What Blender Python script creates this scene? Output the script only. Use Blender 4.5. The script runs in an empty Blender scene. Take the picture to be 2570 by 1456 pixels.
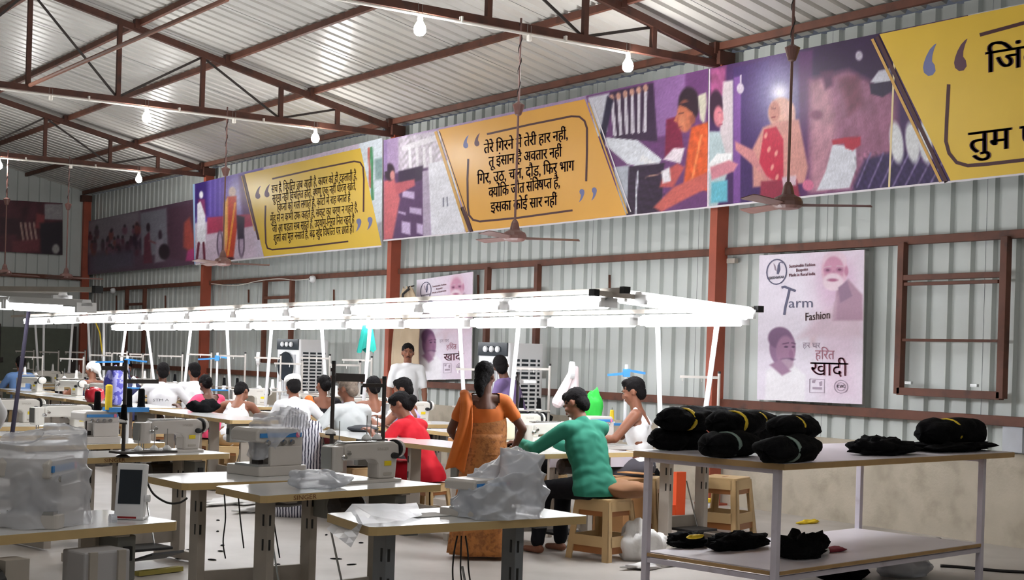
import bpy, bmesh, math, random
import numpy as np
from mathutils import Vector, Matrix, noise as mnoise
random.seed(7)
SC = bpy.context.scene
COL = SC.collection
# ---------------------------------------------------------------- camera, light, exposure
EYE = Vector((0, 0, 1.5))
FPX, YAW, PIT, ROL, CX, CY = 3665.0, 0.604, -0.0014, 0.0304, 1285.0, 900.0
_F = Vector((math.sin(YAW)*math.cos(PIT), math.cos(YAW)*math.cos(PIT), math.sin(PIT)))
_R = Vector((math.cos(YAW), -math.sin(YAW), 0)); _U = _R.cross(_F)
_R2 = _R*math.cos(ROL)+_U*math.sin(ROL); _U2 = _R2.cross(_F)
cd = bpy.data.cameras.new('camera'); cam = bpy.data.objects.new('camera', cd); COL.objects.link(cam)
cd.sensor_fit = 'HORIZONTAL'; cd.sensor_width = 36.0; cd.lens = FPX/2570*36; cd.clip_end = 200; cd.clip_start = .05
cd.shift_y = (CY-728)/2570
mw = Matrix((( _R2.x, _U2.x, -_F.x, EYE.x), (_R2.y, _U2.y, -_F.y, EYE.y), (_R2.z, _U2.z, -_F.z, EYE.z), (0, 0, 0, 1)))
cam.matrix_world = mw
SC.camera = cam
SC.view_settings.view_transform = 'Standard'; SC.view_settings.look = 'None'
SC.view_settings.gamma = 1.0; SC.view_settings.use_curve_mapping = False
SC.view_settings.exposure = -0.12
TUBE_E, BULB_E = 24.0, 330.0            # emission strengths of the tube lights and the bulbs
wd = bpy.data.worlds.new('world'); SC.world = wd; wd.use_nodes = True
wd.node_tree.nodes['Background'].inputs[0].default_value = (0.75, 0.82, 1.0, 1)
wd.node_tree.nodes['Background'].inputs[1].default_value = 0.10
# a measured point of the photograph (2570 x 1456) carried onto a known plane of the hall
def _ray(x, y): return _F+_R2*((x-CX)/FPX)-_U2*((y-CY)/FPX)
def onz(x, y, z): d = _ray(x, y); return EYE+d*((z-EYE.z)/d.z)
def onx(x, y, X): d = _ray(x, y); return EYE+d*(X/d.x)
def ony(x, y, Y): d = _ray(x, y); return EYE+d*(Y/d.y)
WX = 10.67; BAY = 6.85; Y1 = 11.477; YB = Y1+3*BAY
XL, YF, RIDGE = -6.4, -6.0, 2.0
# ---------------------------------------------------------------- helpers
KIDS = {}
def lin(c):
    return tuple((v/255/12.92 if v/255 <= .04045 else ((v/255+.055)/1.055)**2.4) for v in c)
_mats = {}
def M(name, rgb, rough=.6, metal=0.0, var=0.0, scale=8.0, bump=0.0, bscale=60.0, spec=.5, emit=0, alpha=1, trans=0, dirt=None, dscale=3.0, dcut=(.5, .7), coat=0):
    if name in _mats: return _mats[name]
    m = bpy.data.materials.new(name); m.use_nodes = True; nt = m.node_tree; b = nt.nodes['Principled BSDF']
    c = lin(rgb)+(1,); b.inputs['Base Color'].default_value = c
    b.inputs['Roughness'].default_value = rough; b.inputs['Metallic'].default_value = metal
    b.inputs['Specular IOR Level'].default_value = spec
    if coat: b.inputs['Coat Weight'].default_value = coat; b.inputs['Coat Roughness'].default_value = .15
    tc = None
    if var or bump or dirt:
        tc = nt.nodes.new('ShaderNodeTexCoord')
    col = None
    if var:
        n = nt.nodes.new('ShaderNodeTexNoise'); n.inputs['Scale'].default_value = scale; n.inputs['Detail'].default_value = 5
        nt.links.new(tc.outputs['Object'], n.inputs['Vector'])
        r = nt.nodes.new('ShaderNodeValToRGB')
        r.color_ramp.elements[0].position = .3; r.color_ramp.elements[1].position = .7
        r.color_ramp.elements[0].color = tuple(max(0, v*(1-var)) for v in c[:3])+(1,)
        r.color_ramp.elements[1].color = tuple(min(1, v*(1+var)) for v in c[:3])+(1,)
        nt.links.new(n.outputs['Fac'], r.inputs['Fac']); col = r.outputs['Color']
    if dirt:
        n = nt.nodes.new('ShaderNodeTexNoise'); n.inputs['Scale'].default_value = dscale; n.inputs['Detail'].default_value = 8
        nt.links.new(tc.outputs['Object'], n.inputs['Vector'])
        r = nt.nodes.new('ShaderNodeValToRGB'); r.color_ramp.elements[0].position = dcut[0]; r.color_ramp.elements[1].position = dcut[1]
        nt.links.new(n.outputs['Fac'], r.inputs['Fac'])
        mx = nt.nodes.new('ShaderNodeMix'); mx.data_type = 'RGBA'
        nt.links.new(r.outputs['Color'], mx.inputs[0])
        if col: nt.links.new(col, mx.inputs[6])
        else: mx.inputs[6].default_value = c
        mx.inputs[7].default_value = lin(dirt)+(1,)
        col = mx.outputs[2]
    if col: nt.links.new(col, b.inputs['Base Color'])
    if bump:
        n = nt.nodes.new('ShaderNodeTexNoise'); n.inputs['Scale'].default_value = bscale; n.inputs['Detail'].default_value = 4
        nt.links.new(tc.outputs['Object'], n.inputs['Vector'])
        bp = nt.nodes.new('ShaderNodeBump'); bp.inputs['Strength'].default_value = bump; bp.inputs['Distance'].default_value = .01
        nt.links.new(n.outputs['Fac'], bp.inputs['Height']); nt.links.new(bp.outputs['Normal'], b.inputs['Normal'])
    if emit:
        b.inputs['Emission Color'].default_value = c; b.inputs['Emission Strength'].default_value = emit
    if alpha < 1: b.inputs['Alpha'].default_value = alpha
    if trans: b.inputs['Transmission Weight'].default_value = trans
    _mats[name] = m
    return m
def Mvc(name, rough=.45, spec=.4):          # printed sheet: the print is the mesh's own colour attribute
    if name in _mats: return _mats[name]
    m = bpy.data.materials.new(name); m.use_nodes = True; nt = m.node_tree; b = nt.nodes['Principled BSDF']
    a = nt.nodes.new('ShaderNodeVertexColor'); a.layer_name = 'print'
    nt.links.new(a.outputs['Color'], b.inputs['Base Color']); b.inputs['Roughness'].default_value = rough
    b.inputs['Specular IOR Level'].default_value = spec
    _mats[name] = m; return m
def frame(d, up=Vector((0, 0, 1))):
    d = Vector(d).normalized(); up = Vector(up)
    if abs(d.dot(up.normalized())) > .98: up = Vector((0, 1, 0)) if abs(d.z) > .9 else Vector((0, 0, 1))
    s = d.cross(up).normalized(); u = s.cross(d)
    return d, s, u
class G:
    def __init__(s): s.v = []; s.f = []
    def add(s, vs, fs):
        o = len(s.v); s.v += [tuple(p) for p in vs]; s.f += [tuple(i+o for i in q) for q in fs]; return s
    def box(s, c, d, rz=0, M4=None):
        x, y, z = d[0]/2, d[1]/2, d[2]/2
        vs = [Vector((a, b, e)) for a in (-x, x) for b in (-y, y) for e in (-z, z)]
        R = Matrix.Rotation(rz, 3, 'Z') if rz else None
        vs = [((R @ v) if R else v)+Vector(c) for v in vs]
        if M4: vs = [M4 @ v for v in vs]
        return s.add(vs, [(0, 1, 3, 2), (4, 6, 7, 5), (0, 4, 5, 1), (2, 3, 7, 6), (0, 2, 6, 4), (1, 5, 7, 3)])
    def bar(s, p, q, w, h=None, up=(0, 0, 1), w2=None, h2=None):
        p, q = Vector(p), Vector(q); h = h or w; d, a, u = frame(q-p, up)
        w2 = w2 or w; h2 = h2 or h
        vs = [p+a*(w/2*i)+u*(h/2*j) for i, j in ((-1, -1), (1, -1), (1, 1), (-1, 1))]+[q+a*(w2/2*i)+u*(h2/2*j) for i, j in ((-1, -1), (1, -1), (1, 1), (-1, 1))]
        return s.add(vs, [(3, 2, 1, 0), (4, 5, 6, 7), (0, 1, 5, 4), (1, 2, 6, 5), (2, 3, 7, 6), (3, 0, 4, 7)])
    def rod(s, p, q, r0, r1=None, n=8, cap=True):
        p, q = Vector(p), Vector(q); r1 = r0 if r1 is None else r1; d, a, u = frame(q-p)
        vs = []
        for c, r in ((p, r0), (q, r1)):
            vs += [c+a*(r*math.cos(t*2*math.pi/n))+u*(r*math.sin(t*2*math.pi/n)) for t in range(n)]
        fs = [(i, (i+1) % n, n+(i+1) % n, n+i) for i in range(n)]
        if cap: fs += [tuple(range(n-1, -1, -1)), tuple(range(n, 2*n))]
        return s.add(vs, fs)
    def tube(s, pts, r, n=6):
        pts = [Vector(p) for p in pts]; vs = []; fs = []
        up = Vector((0, 0, 1))
        for i, p in enumerate(pts):
            d = (pts[min(i+1, len(pts)-1)]-pts[max(i-1, 0)])
            d, a, u = frame(d, up); up = u
            rr = r[i] if isinstance(r, (list, tuple)) else r
            vs += [p+a*(rr*math.cos(t*2*math.pi/n))+u*(rr*math.sin(t*2*math.pi/n)) for t in range(n)]
        for k in range(len(pts)-1):
            fs += [(k*n+i, k*n+(i+1) % n, (k+1)*n+(i+1) % n, (k+1)*n+i) for i in range(n)]
        fs += [tuple(range(n-1, -1, -1)), tuple(range((len(pts)-1)*n, len(pts)*n))]
        return s.add(vs, fs)
    def lathe(s, c, prof, n=16, ax='Z', M4=None):
        vs = []; fs = []; k = len(prof)
        for r, z in prof:
            for t in range(n):
                x, y = r*math.cos(t*2*math.pi/n), r*math.sin(t*2*math.pi/n)
                p = Vector((x, y, z)) if ax == 'Z' else (Vector((z, x, y)) if ax == 'X' else Vector((y, z, x)))
                p = p+Vector(c)
                vs.append(M4 @ p if M4 else p)
        for j in range(k-1):
            fs += [(j*n+i, j*n+(i+1) % n, (j+1)*n+(i+1) % n, (j+1)*n+i) for i in range(n)]
        fs += [tuple(range(n-1, -1, -1)), tuple(range((k-1)*n, k*n))]
        return s.add(vs, fs)
    def prism(s, poly, z0, z1, M4=None):
        n = len(poly); vs = [Vector((x, y, z0)) for x, y in poly]+[Vector((x, y, z1)) for x, y in poly]
        if M4: vs = [M4 @ v for v in vs]
        return s.add(vs, [tuple(range(n-1, -1, -1)), tuple(range(n, 2*n))]+[(i, (i+1) % n, n+(i+1) % n, n+i) for i in range(n)])
    def ell(s, c, r, M3=None, n=14, m=9):
        vs = []; fs = []; c = Vector(c)
        for j in range(m+1):
            ph = math.pi*j/m
            for i in range(n):
                t = 2*math.pi*i/n
                v = Vector((r[0]*math.sin(ph)*math.cos(t), r[1]*math.sin(ph)*math.sin(t), r[2]*math.cos(ph)))
                if j in (0, m) and i: continue
                vs.append(c+(M3 @ v if M3 else v))
        def ix(j, i): return 0 if j == 0 else (1+(m-1)*n if j == m else 1+(j-1)*n+i % n)
        for j in range(m):
            for i in range(n):
                q = [ix(j, i), ix(j+1, i), ix(j+1, i+1), ix(j, i+1)]
                qq = []
                for a in q:
                    if a not in qq: qq.append(a)
                fs.append(tuple(qq))
        return s.add(vs, fs)
    def cap(s, p, q, r0, r1=None, n=10):       # round-ended tapered limb
        p, q = Vector(p), Vector(q); r1 = r0 if r1 is None else r1
        d, a, u = frame(q-p); L = (q-p).length; vs = []; prof = []
        for k in range(4): t = math.pi/2*(1-k/3.0); prof.append((-math.sin(t)*r0, max(math.cos(t)*r0, .0004)))
        for k in range(4): t = math.pi/2*k/3.0; prof.append((L+math.sin(t)*r1, max(math.cos(t)*r1, .0004)))
        for z, r in prof:
            vs += [p+d*z+a*(r*math.cos(t*2*math.pi/n))+u*(r*math.sin(t*2*math.pi/n)) for t in range(n)]
        fs = []
        for j in range(7): fs += [(j*n+i, j*n+(i+1) % n, (j+1)*n+(i+1) % n, (j+1)*n+i) for i in range(n)]
        fs += [tuple(range(n-1, -1, -1)), tuple(range(7*n, 8*n))]
        return s.add(vs, fs)
    def grid(s, fn, nu, nv, closed=False):
        vs = [fn(i/(nu if closed else nu-1), j/(nv-1)) for j in range(nv) for i in range(nu)]
        fs = []
        for j in range(nv-1):
            for i in range(nu if closed else nu-1):
                fs.append((j*nu+i, j*nu+(i+1) % nu, (j+1)*nu+(i+1) % nu, (j+1)*nu+i))
        return s.add(vs, fs)
    def xf(s, M4): s.v = [tuple(M4 @ Vector(p)) for p in s.v]; return s
    def mesh(s, name):
        me = bpy.data.meshes.new(name); me.from_pydata(s.v, [], s.f); me.update(); return me
def link(o, parent=None):
    COL.objects.link(o)
    if parent is not None:
        o.parent = parent; KIDS.setdefault(parent.name, []).append(o)
    return o
def obj(name, g, mat, parent=None, smooth=False, bevel=0, loc=None, kind=None, label=None):
    me = g if isinstance(g, bpy.types.Mesh) else g.mesh(name)
    if mat is not None and not me.materials: me.materials.append(mat)
    if smooth: me.polygons.foreach_set('use_smooth', [True]*len(me.polygons))
    o = bpy.data.objects.new(name, me); link(o, parent)
    if loc: o.location = loc
    if bevel:
        b = o.modifiers.new('bevel', 'BEVEL'); b.width = bevel; b.segments = 2; b.limit_method = 'ANGLE'; b.angle_limit = .7
    if kind: o['kind'] = kind
    if label: o['label'] = label
    return o
def tag(o, label, cat, group=None):
    o['label'] = label; o['category'] = cat
    if group: o['group'] = group
    return o
def thing(name, label, cat, loc=(0, 0, 0), rz=0, group=None, mat=None):
    o = bpy.data.objects.new(name, None); o.empty_display_size = .1; COL.objects.link(o)
    if mat is not None: o.matrix_basis = mat
    else: o.location = loc; o.rotation_euler = (0, 0, rz)
    return tag(o, label, cat, group)
def dup(o, parent=None):
    c = o.copy(); link(c, parent)
    if parent is None: pass
    for ch in KIDS.get(o.name, []): dup(ch, c)
    return c
def copy_of(o, label, loc, rz=0, group=None):
    c = dup(o); c.location = loc; c.rotation_euler = (0, 0, rz); c['label'] = label
    if group: c['group'] = group
    return c
def fbm(p, s=1.0, o=3): return mnoise.fractal(Vector(p)*s, 1.0, 2.0, o)
# ---------------------------------------------------------------- materials
m_sheet = M('white_sheet_metal', (198, 203, 200), .38, .0, var=.05, scale=1.2, spec=.6, dirt=(150, 140, 128), dscale=1.1, dcut=(.62, .9))
m_roof = M('roof_sheet_metal', (196, 194, 188), .36, .0, var=.06, scale=1.0, spec=.6, dirt=(165, 155, 145), dscale=.9, dcut=(.6, .9))
m_rust = M('brown_red_oxide_steel', (98, 56, 40), .62, .0, var=.22, scale=5, dirt=(58, 36, 28), dscale=6, dcut=(.55, .8))
m_truss = M('dark_brown_oxide_steel', (82, 46, 34), .62, .0, var=.22, scale=5, dirt=(48, 30, 25), dscale=6, dcut=(.52, .8))
m_col = M('red_oxide_column', (164, 80, 58), .55, .0, var=.12, scale=4, dirt=(130, 62, 48), dscale=5, dcut=(.6, .8))
m_floor = M('concrete_floor', (182, 176, 170), .42, var=.10, scale=1.4, bump=.05, bscale=30, dirt=(150, 143, 134), dscale=1.1, dcut=(.5, .85), spec=.35)
m_plinth = M('cement_plinth', (178, 168, 152), .85, var=.10, scale=3, bump=.2, bscale=40, dirt=(146, 136, 120), dscale=4, dcut=(.5, .8))
m_white = M('white_laminate', (226, 226, 226), .16, var=.015, scale=3, spec=.5, coat=.3)
m_band = M('beige_edge_band', (196, 168, 118), .45, var=.06, scale=10)
m_grey = M('warm_grey_paint', (176, 172, 166), .42, var=.05, scale=7)
m_leg = M('grey_steel_leg', (172, 164, 154), .5, var=.08, scale=6)
m_cream = M('cream_machine_paint', (218, 214, 206), .32, var=.02, scale=5, coat=.2)
m_mach = M('grey_machine_paint', (198, 192, 186), .34, var=.03, scale=5, coat=.2)
m_chrome = M('bright_steel', (190, 190, 190), .25, 1.0)
m_dark = M('black_plastic', (26, 26, 28), .45, var=.15, scale=20)
m_iron = M('dark_iron', (64, 58, 56), .5, .3, var=.15, scale=12)
m_stand = M('thread_stand_steel', (186, 180, 174), .35, .35)
m_yellow = M('yellow_sticker', (222, 196, 30), .5)
m_blue = M('blue_plastic', (54, 132, 200), .4, var=.05)
m_tubew = M('white_batten', (236, 236, 236), .4)
m_tube = M('lit_tube', (250, 252, 255), .5, emit=TUBE_E)
m_bulb = M('lit_bulb', (255, 253, 250), .5, emit=BULB_E)
m_pipe = M('white_conduit', (226, 222, 214), .4)
m_pole = M('white_pole_paint', (228, 228, 230), .4)
m_fan = M('brown_fan_enamel', (104, 72, 66), .4, var=.08)
m_red = M('red_paint', (150, 26, 30), .45)
m_black = M('black_cloth', (14, 14, 16), .95, var=.3, scale=30, bump=.5, bscale=90, spec=.1)
m_screen = M('dark_screen', (34, 40, 48), .15)
m_wire = M('black_wire', (22, 20, 22), .5)
m_greywire = M('grey_wire', (120, 116, 112), .5)
m_brand = M('brand_brown', (120, 72, 40), .6)
m_poly = M('clear_polythene', (226, 228, 236), .25, var=.03, alpha=.50, spec=.8)
m_poly2 = M('milky_polythene', (214, 218, 228), .28, var=.05, alpha=.70, spec=.8)
m_wood = M('plywood', (176, 142, 96), .6, var=.12, scale=6)
m_stool = M('beige_plastic_stool', (198, 168, 122), .4, var=.03)
m_stoolb = M('brown_plastic_stool', (160, 104, 60), .4, var=.03)
m_card = M('cardboard', (170, 124, 78), .8, var=.06)
m_lilac = M('lilac_white_paint', (208, 202, 214), .4, var=.05, scale=8, dirt=(160, 146, 150), dscale=7, dcut=(.6, .85))
m_ytape = M('yellow_tie_cloth', (230, 196, 40), .7, var=.1, scale=20)
m_wcloth = M('white_cotton', (226, 224, 222), .9, var=.03, bump=.2, bscale=50, spec=.2)
# ---------------------------------------------------------------- the hall
def struct(name, g, mat, **k): return obj(name, g, mat, kind='structure', **k)
struct('floor', G().box(((XL+WX)/2, (YF+YB)/2, -.05), (WX-XL+.4, YB-YF+.4, .1)), m_floor)
def zroof(x): return 4.87+(10.43-x)*.222 if x >= RIDGE else 4.87+(10.43-RIDGE)*.222-(RIDGE-x)*.222
PITCH = .235
def rib_profile(n, h=-.045):
    P = [(0.0, 0.0)]
    for i in range(n):
        b = i*PITCH+PITCH/2
        P += [(b-.040, 0), (b-.027, h), (b+.027, h), (b+.040, 0)]
    P.append((n*PITCH, 0)); return P
def sheet_mesh(name, n, L, h=-.045):             # local: x across the ribs, y along them, z towards the room
    g = G(); P = rib_profile(n, h)
    vs = [(a, 0, z) for a, z in P]+[(a, L, z) for a, z in P]; k = len(P)
    g.add(vs, [(i, i+1, k+i+1, k+i) for i in range(k-1)])
    return g.mesh(name)
def mat4(o, ex, ey):
    ex, ey = Vector(ex), Vector(ey); ez = ex.cross(ey)
    return Matrix(((ex.x, ey.x, ez.x, o[0]), (ex.y, ey.y, ez.y, o[1]), (ex.z, ey.z, ez.z, o[2]), (0, 0, 0, 1)))
def empty_struct(name):
    o = bpy.data.objects.new(name, None); COL.objects.link(o); o['kind'] = 'structure'; return o
def sheets(root, me, mats, mat):
    me.materials.append(mat)
    for m4 in mats:
        o = bpy.data.objects.new('wall_sheet' if 'wall' in root.name else 'roof_sheet', me); link(o, root); o.matrix_basis = m4
SW = 4*PITCH
wr = empty_struct('wall_right')
ph = 10.905+PITCH/2                              # a sheet joint falls mid pan
k0 = int((ph-YF)/SW); k1 = int((YB-ph)/SW)+1
sheets(wr, sheet_mesh('wall_sheet', 4, 4.01), [mat4((WX+(.004 if k % 2 else 0), ph+k*SW, .785), (0, -1, 0), (0, 0, 1)) for k in range(-k0, k1+1) if ph+k*SW <= YB+.8], m_sheet)
obj('plinth', G().box((WX+.08, (YF+YB)/2, .4), (.2, YB-YF, .8)), m_plinth, wr)
wb = empty_struct('wall_back')
sheets(wb, sheet_mesh('wall_sheet', 4, 6.8), [mat4((XL+i*SW, YB+(.004 if i % 2 else 0), .3), (1, 0, 0), (0, 0, 1)) for i in range(int((WX-XL)/SW)+1)], m_sheet)
obj('plinth', G().box(((XL+WX)/2, YB+.08, .16), (WX-XL, .2, .32)), m_plinth, wb)
wl = empty_struct('wall_left')
obj('wall_sheet', G().add([(XL, YF, 0), (XL, YB, 0), (XL, YB, 4.9), (XL, YF, 4.9)], [(0, 1, 2, 3)]), m_sheet, wl)
wf = empty_struct('wall_front')
obj('wall_sheet', G().add([(XL, YF, 0), (WX, YF, 0), (WX, YF, 4.8), (RIDGE, YF, 6.72), (XL, YF, 4.9)], [(0, 4, 3, 2, 1)]), m_sheet, wf)
ce = empty_struct('ceiling')
sl = math.hypot(1, .222); LR = (WX+.02-RIDGE)*sl; ex_ = Vector((0, -1, 0)); ey_ = Vector((1, 0, -.222)).normalized()
rm = sheet_mesh('roof_sheet', 4, LR)
nroof = int((YB-YF)/SW)+2
# rib towards the room: ez = ex x ey must point down
sheets(ce, rm, [mat4((RIDGE, YF+i*SW, zroof(RIDGE)+(.004 if i % 2 else 0)), (0, 1, 0), ey_) for i in range(nroof) if True], m_roof)
rl = sheet_mesh('roof_sheet', 4, (RIDGE-XL)*sl)
sheets(ce, rl, [mat4((RIDGE, YF+(i+1)*SW, zroof(RIDGE)+(.004 if i % 2 else 0)), (0, -1, 0), Vector((-1, 0, -.222)).normalized()) for i in range(nroof-1)], m_roof)
# girts of the right wall, one length per bay
tn = 0
COLY = [Y1-2*BAY, Y1-BAY, Y1, Y1+BAY, Y1+2*BAY, YB-.06]
def trim(g, mat=m_rust):
    global tn
    tn += 1
    return struct('trim_%d' % tn, g, mat, bevel=.004)
for z, w in ((2.675, .075), (1.075, .085)):
    for a, b in zip(COLY[:-1], COLY[1:]):
        trim(G().box((10.60, (a+b)/2, z), (.07, b-a-.1, w)))
trim(G().box((4, YB-.05, 2.93), (13, .07, .09)))
# columns
cnames = ['behind the near work table', 'right of the centre banner', 'beside the beige coat', 'behind the row of white poles', 'in the far corner']
for y, lab in zip(COLY[2:], cnames[1:]):
    t = thing('steel_column', 'red oxide steel column '+lab, 'column', (10.53, y, 0), group='steel columns of the long wall')
    g = G().box((0, 0, 2.33), (.05, .02, 4.66))
    obj('web', G().box((0, 0, 2.33), (.16, .012, 4.66)), m_col, t)
    obj('flange', G().box((-.08, 0, 2.33), (.012, .11, 4.66)), m_col, t, bevel=.002)
    obj('side_plate', G().box((0.0, -.05, 2.33), (.15, .01, 4.66)), m_col, t)
    obj('base_plate', G().box((0, 0, .01), (.26, .24, .02)), m_col, t)
    obj('head_bracket', G().box((-.03, 0, 4.70), (.22, .16, .14)), m_truss, t, bevel=.004)
# purlins
PURX = [10.43-1.258*i for i in range(7)]
plab = ['at the eave above the banners', 'second up from the eave', 'third up from the eave', 'fourth up from the eave', 'fifth up from the eave', 'sixth up from the eave', 'seventh up, by the ridge']
for x, lab in zip(PURX, plab):
    t = thing('purlin', 'brown steel roof purlin '+lab, 'purlin', (x, 0, zroof(x)-.05), group='roof purlins')
    yy = [YF]+COLY[1:]
    for a, b in zip(yy[:-1], yy[1:]):
        obj('purlin_length', G().box((0, (a+b)/2, 0), (.05, b-a-.02, .075)), m_rust, t)
    for y in COLY[1:-1]:
        obj('cleat', G().box((-.05, y, -.02), (.06, .10, .12)), m_truss, t)
# trusses
BC = 4.64
def ztop(x): return 4.70+(10.44-x)*.2225
tl = ['behind the camera', 'nearest the camera', 'crossing behind the middle fan', 'with the tall post at upper left', 'farthest, over the left banner']
vx = [9.545, 8.67, 7.53, 6.39, 5.25, 4.11, 2.97]
for y, lab in zip(COLY[0:5], tl):
    t = thing('roof_truss', 'rust brown steel roof truss '+lab, 'truss', (0, y, 0), group='roof trusses')
    obj('bottom_chord', G().bar((XL+.1, 0, BC), (10.45, 0, BC), .06, .075), m_truss, t)
    obj('top_chord', G().bar((RIDGE, 0, ztop(RIDGE)+.03), (10.45, 0, ztop(10.45)+.03), .06, .085), m_truss, t)
    obj('top_chord', G().bar((XL+.1, 0, ztop(RIDGE)+.03-(RIDGE-XL-.1)*.2225), (RIDGE, 0, ztop(RIDGE)+.03), .06, .085), m_truss, t)
    for x in vx:
        obj('vertical_strut', G().bar((x, 0, BC), (x, 0, ztop(x)+.02), .055, .055), m_truss, t)
    for i, x in enumerate(vx[:-1]):
        x2 = vx[i+1]
        if i % 2 == 0: p, q = (x, ztop(x)), (x2, BC+.03)
        else: p, q = (x, BC+.03), (x2, ztop(x2))
        obj('diagonal_brace', G().bar((p[0], .03, p[1]), (q[0], .03, q[1]), .012, .03), m_iron, t)
    obj('gusset', G().box((10.42, 0, 4.70), (.18, .05, .18)), m_truss, t)
t = thing('wind_brace', 'thin light brown pipe brace slanting between two trusses', 'brace')
obj('brace_pipe', G().rod(ony(75, 214, Y1+BAY-.05), ony(570, -2, Y1+1.2), .025), M('pale_brown_pipe', (140, 96, 78), .6, var=.1), t)
# steel window frames (corrugated shutter sheet behind)
def window(n, ya, yb, zt, zb, zm, bars, openb=None):
    w = empty_struct('window_%d' % n); X = 10.55; ms = m_rust
    def f(nm, g): obj(nm, g, m_rust, w, bevel=.003)
    f('jamb', G().box((X, ya, (zt+zb)/2), (.07, .07, zt-zb+.05)))
    f('jamb', G().box((X, yb, (zt+zb)/2), (.07, .07, zt-zb+.05)))
    f('sill', G().box((X, (ya+yb)/2, zb), (.07, ya-yb, .07)))
    f('rail', G().box((X, (ya+yb)/2, zm), (.06, ya-yb, .05)))
    if bars:
        f('sash_rail', G().box((X-.02, (ya+yb)/2, zm-.06), (.03, ya-yb-.1, .03)))
        f('mid_rail', G().box((X-.01, (ya+yb)/2, (zm+zb)/2-.05), (.03, ya-yb-.08, .025)))
        for y in (ya-.14, ya-.86):
            obj('hinge', G().box((X-.03, y, zb+.08), (.03, .07, .025)), m_chrome, w)
    return w
window(1, 9.02, 7.90, 2.63, 1.29, 2.33, True)
window(2, 15.9, 14.78, 2.63, 1.30, 2.33, False)
window(3, 22.69, 21.66, 2.63, 1.30, 2.36, False)
window(4, 29.35, 28.33, 2.62, 1.30, 2.33, False)
# far wall: dark doorway boarding at the left end
t = thing('door_panel', 'dull green painted door leaf on the far wall behind the white poles', 'door', (9.5, YB-.03, 0))
obj('door_leaf', G().box((0, 0, .92), (1.5, .04, 1.78)), M('dull_green_paint', (98, 104, 92), .6, var=.08), t)
obj('door_frame', G().box((-.82, 0, .94), (.12, .06, 1.86)).box((.82, 0, .94), (.12, .06, 1.86)), m_iron, t)
t = thing('dark_beam', 'dark horizontal steel beam low on the far wall', 'beam', (6.5, YB-.06, 1.10))
obj('beam_bar', G().box((0, 0, 0), (4.6, .06, .10)), m_iron, t)
# ---------------------------------------------------------------- printed banners and posters
class Paint:
    """colours of a print, evaluated at the points of its own mesh (measured in the photograph's 2570 x 1456 frame)"""
    def __init__(s, x, y, rgb):
        s.k = 1.4; s.x, s.y = x, y; s.c = np.tile(np.array(rgb, float), (len(x), 1))
    def mix(s, a, rgb): a = np.clip(a, 0, 1)[:, None]; s.c = s.c*(1-a)+np.array(rgb, float)*a; return s
    def poly(s, pts, rgb, soft=2.0, al=1.0):
        P = np.array(pts, float); n = len(P); ins = np.zeros(len(s.x), bool); d = np.full(len(s.x), 1e9)
        for i in range(n):
            a, b = P[i], P[(i+1) % n]
            c = ((a[1] > s.y) != (b[1] > s.y))
            with np.errstate(divide='ignore', invalid='ignore'):
                xx = (b[0]-a[0])*(s.y-a[1])/((b[1]-a[1]) or 1e-9)+a[0]
            ins ^= c & (s.x < xx)
            e = b-a; t = np.clip(((s.x-a[0])*e[0]+(s.y-a[1])*e[1])/max(e@e, 1e-9), 0, 1)
            d = np.minimum(d, np.hypot(s.x-a[0]-t*e[0], s.y-a[1]-t*e[1]))
        sd = np.where(ins, d, -d); return s.mix((sd/(soft*s.k)+.5)*al, rgb)
    def ell(s, cx, cy, rx, ry, rgb, ang=0, soft=2.0, al=1.0):
        c, q = math.cos(ang), math.sin(ang); dx, dy = s.x-cx, s.y-cy
        u, v = (dx*c+dy*q)/rx, (-dx*q+dy*c)/ry; r = np.hypot(u, v)
        return s.mix(((1-r)*min(rx, ry)/(soft*s.k)+.5)*al, rgb)
    def glow(s, cx, cy, rx, ry, rgb, al=1.0): return s.mix(np.exp(-((s.x-cx)/rx)**2-((s.y-cy)/ry)**2)*al, rgb)
    def line(s, a, b, w, rgb, soft=1.5, al=1.0):
        a, b = np.array(a, float), np.array(b, float); e = b-a
        t = np.clip(((s.x-a[0])*e[0]+(s.y-a[1])*e[1])/max(e@e, 1e-9), 0, 1)
        d = np.hypot(s.x-a[0]-t*e[0], s.y-a[1]-t*e[1]); return s.mix(((w/2-d)/soft+.5)*al, rgb)
    def speck(s, amt, sc, seed=0, box=None):
        rng = np.random.RandomState(seed); f = np.zeros(len(s.x))
        for k in range(6):
            a = rng.rand()*6.28; w = sc*(1+rng.rand()*2.5); f += np.sin((s.x*math.cos(a)+s.y*math.sin(a))/w*6.28+rng.rand()*6.28)
        f = f/6
        if box is not None: f = f*((s.x > box[0]) & (s.x < box[2]) & (s.y > box[1]) & (s.y < box[3]))
        s.c *= (1+amt*f)[:, None]; return s
def project(P):
    d = Vector(P)-EYE; z = d.dot(_F); return CX+FPX*d.dot(_R2)/z, CY-FPX*d.dot(_U2)/z
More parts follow.
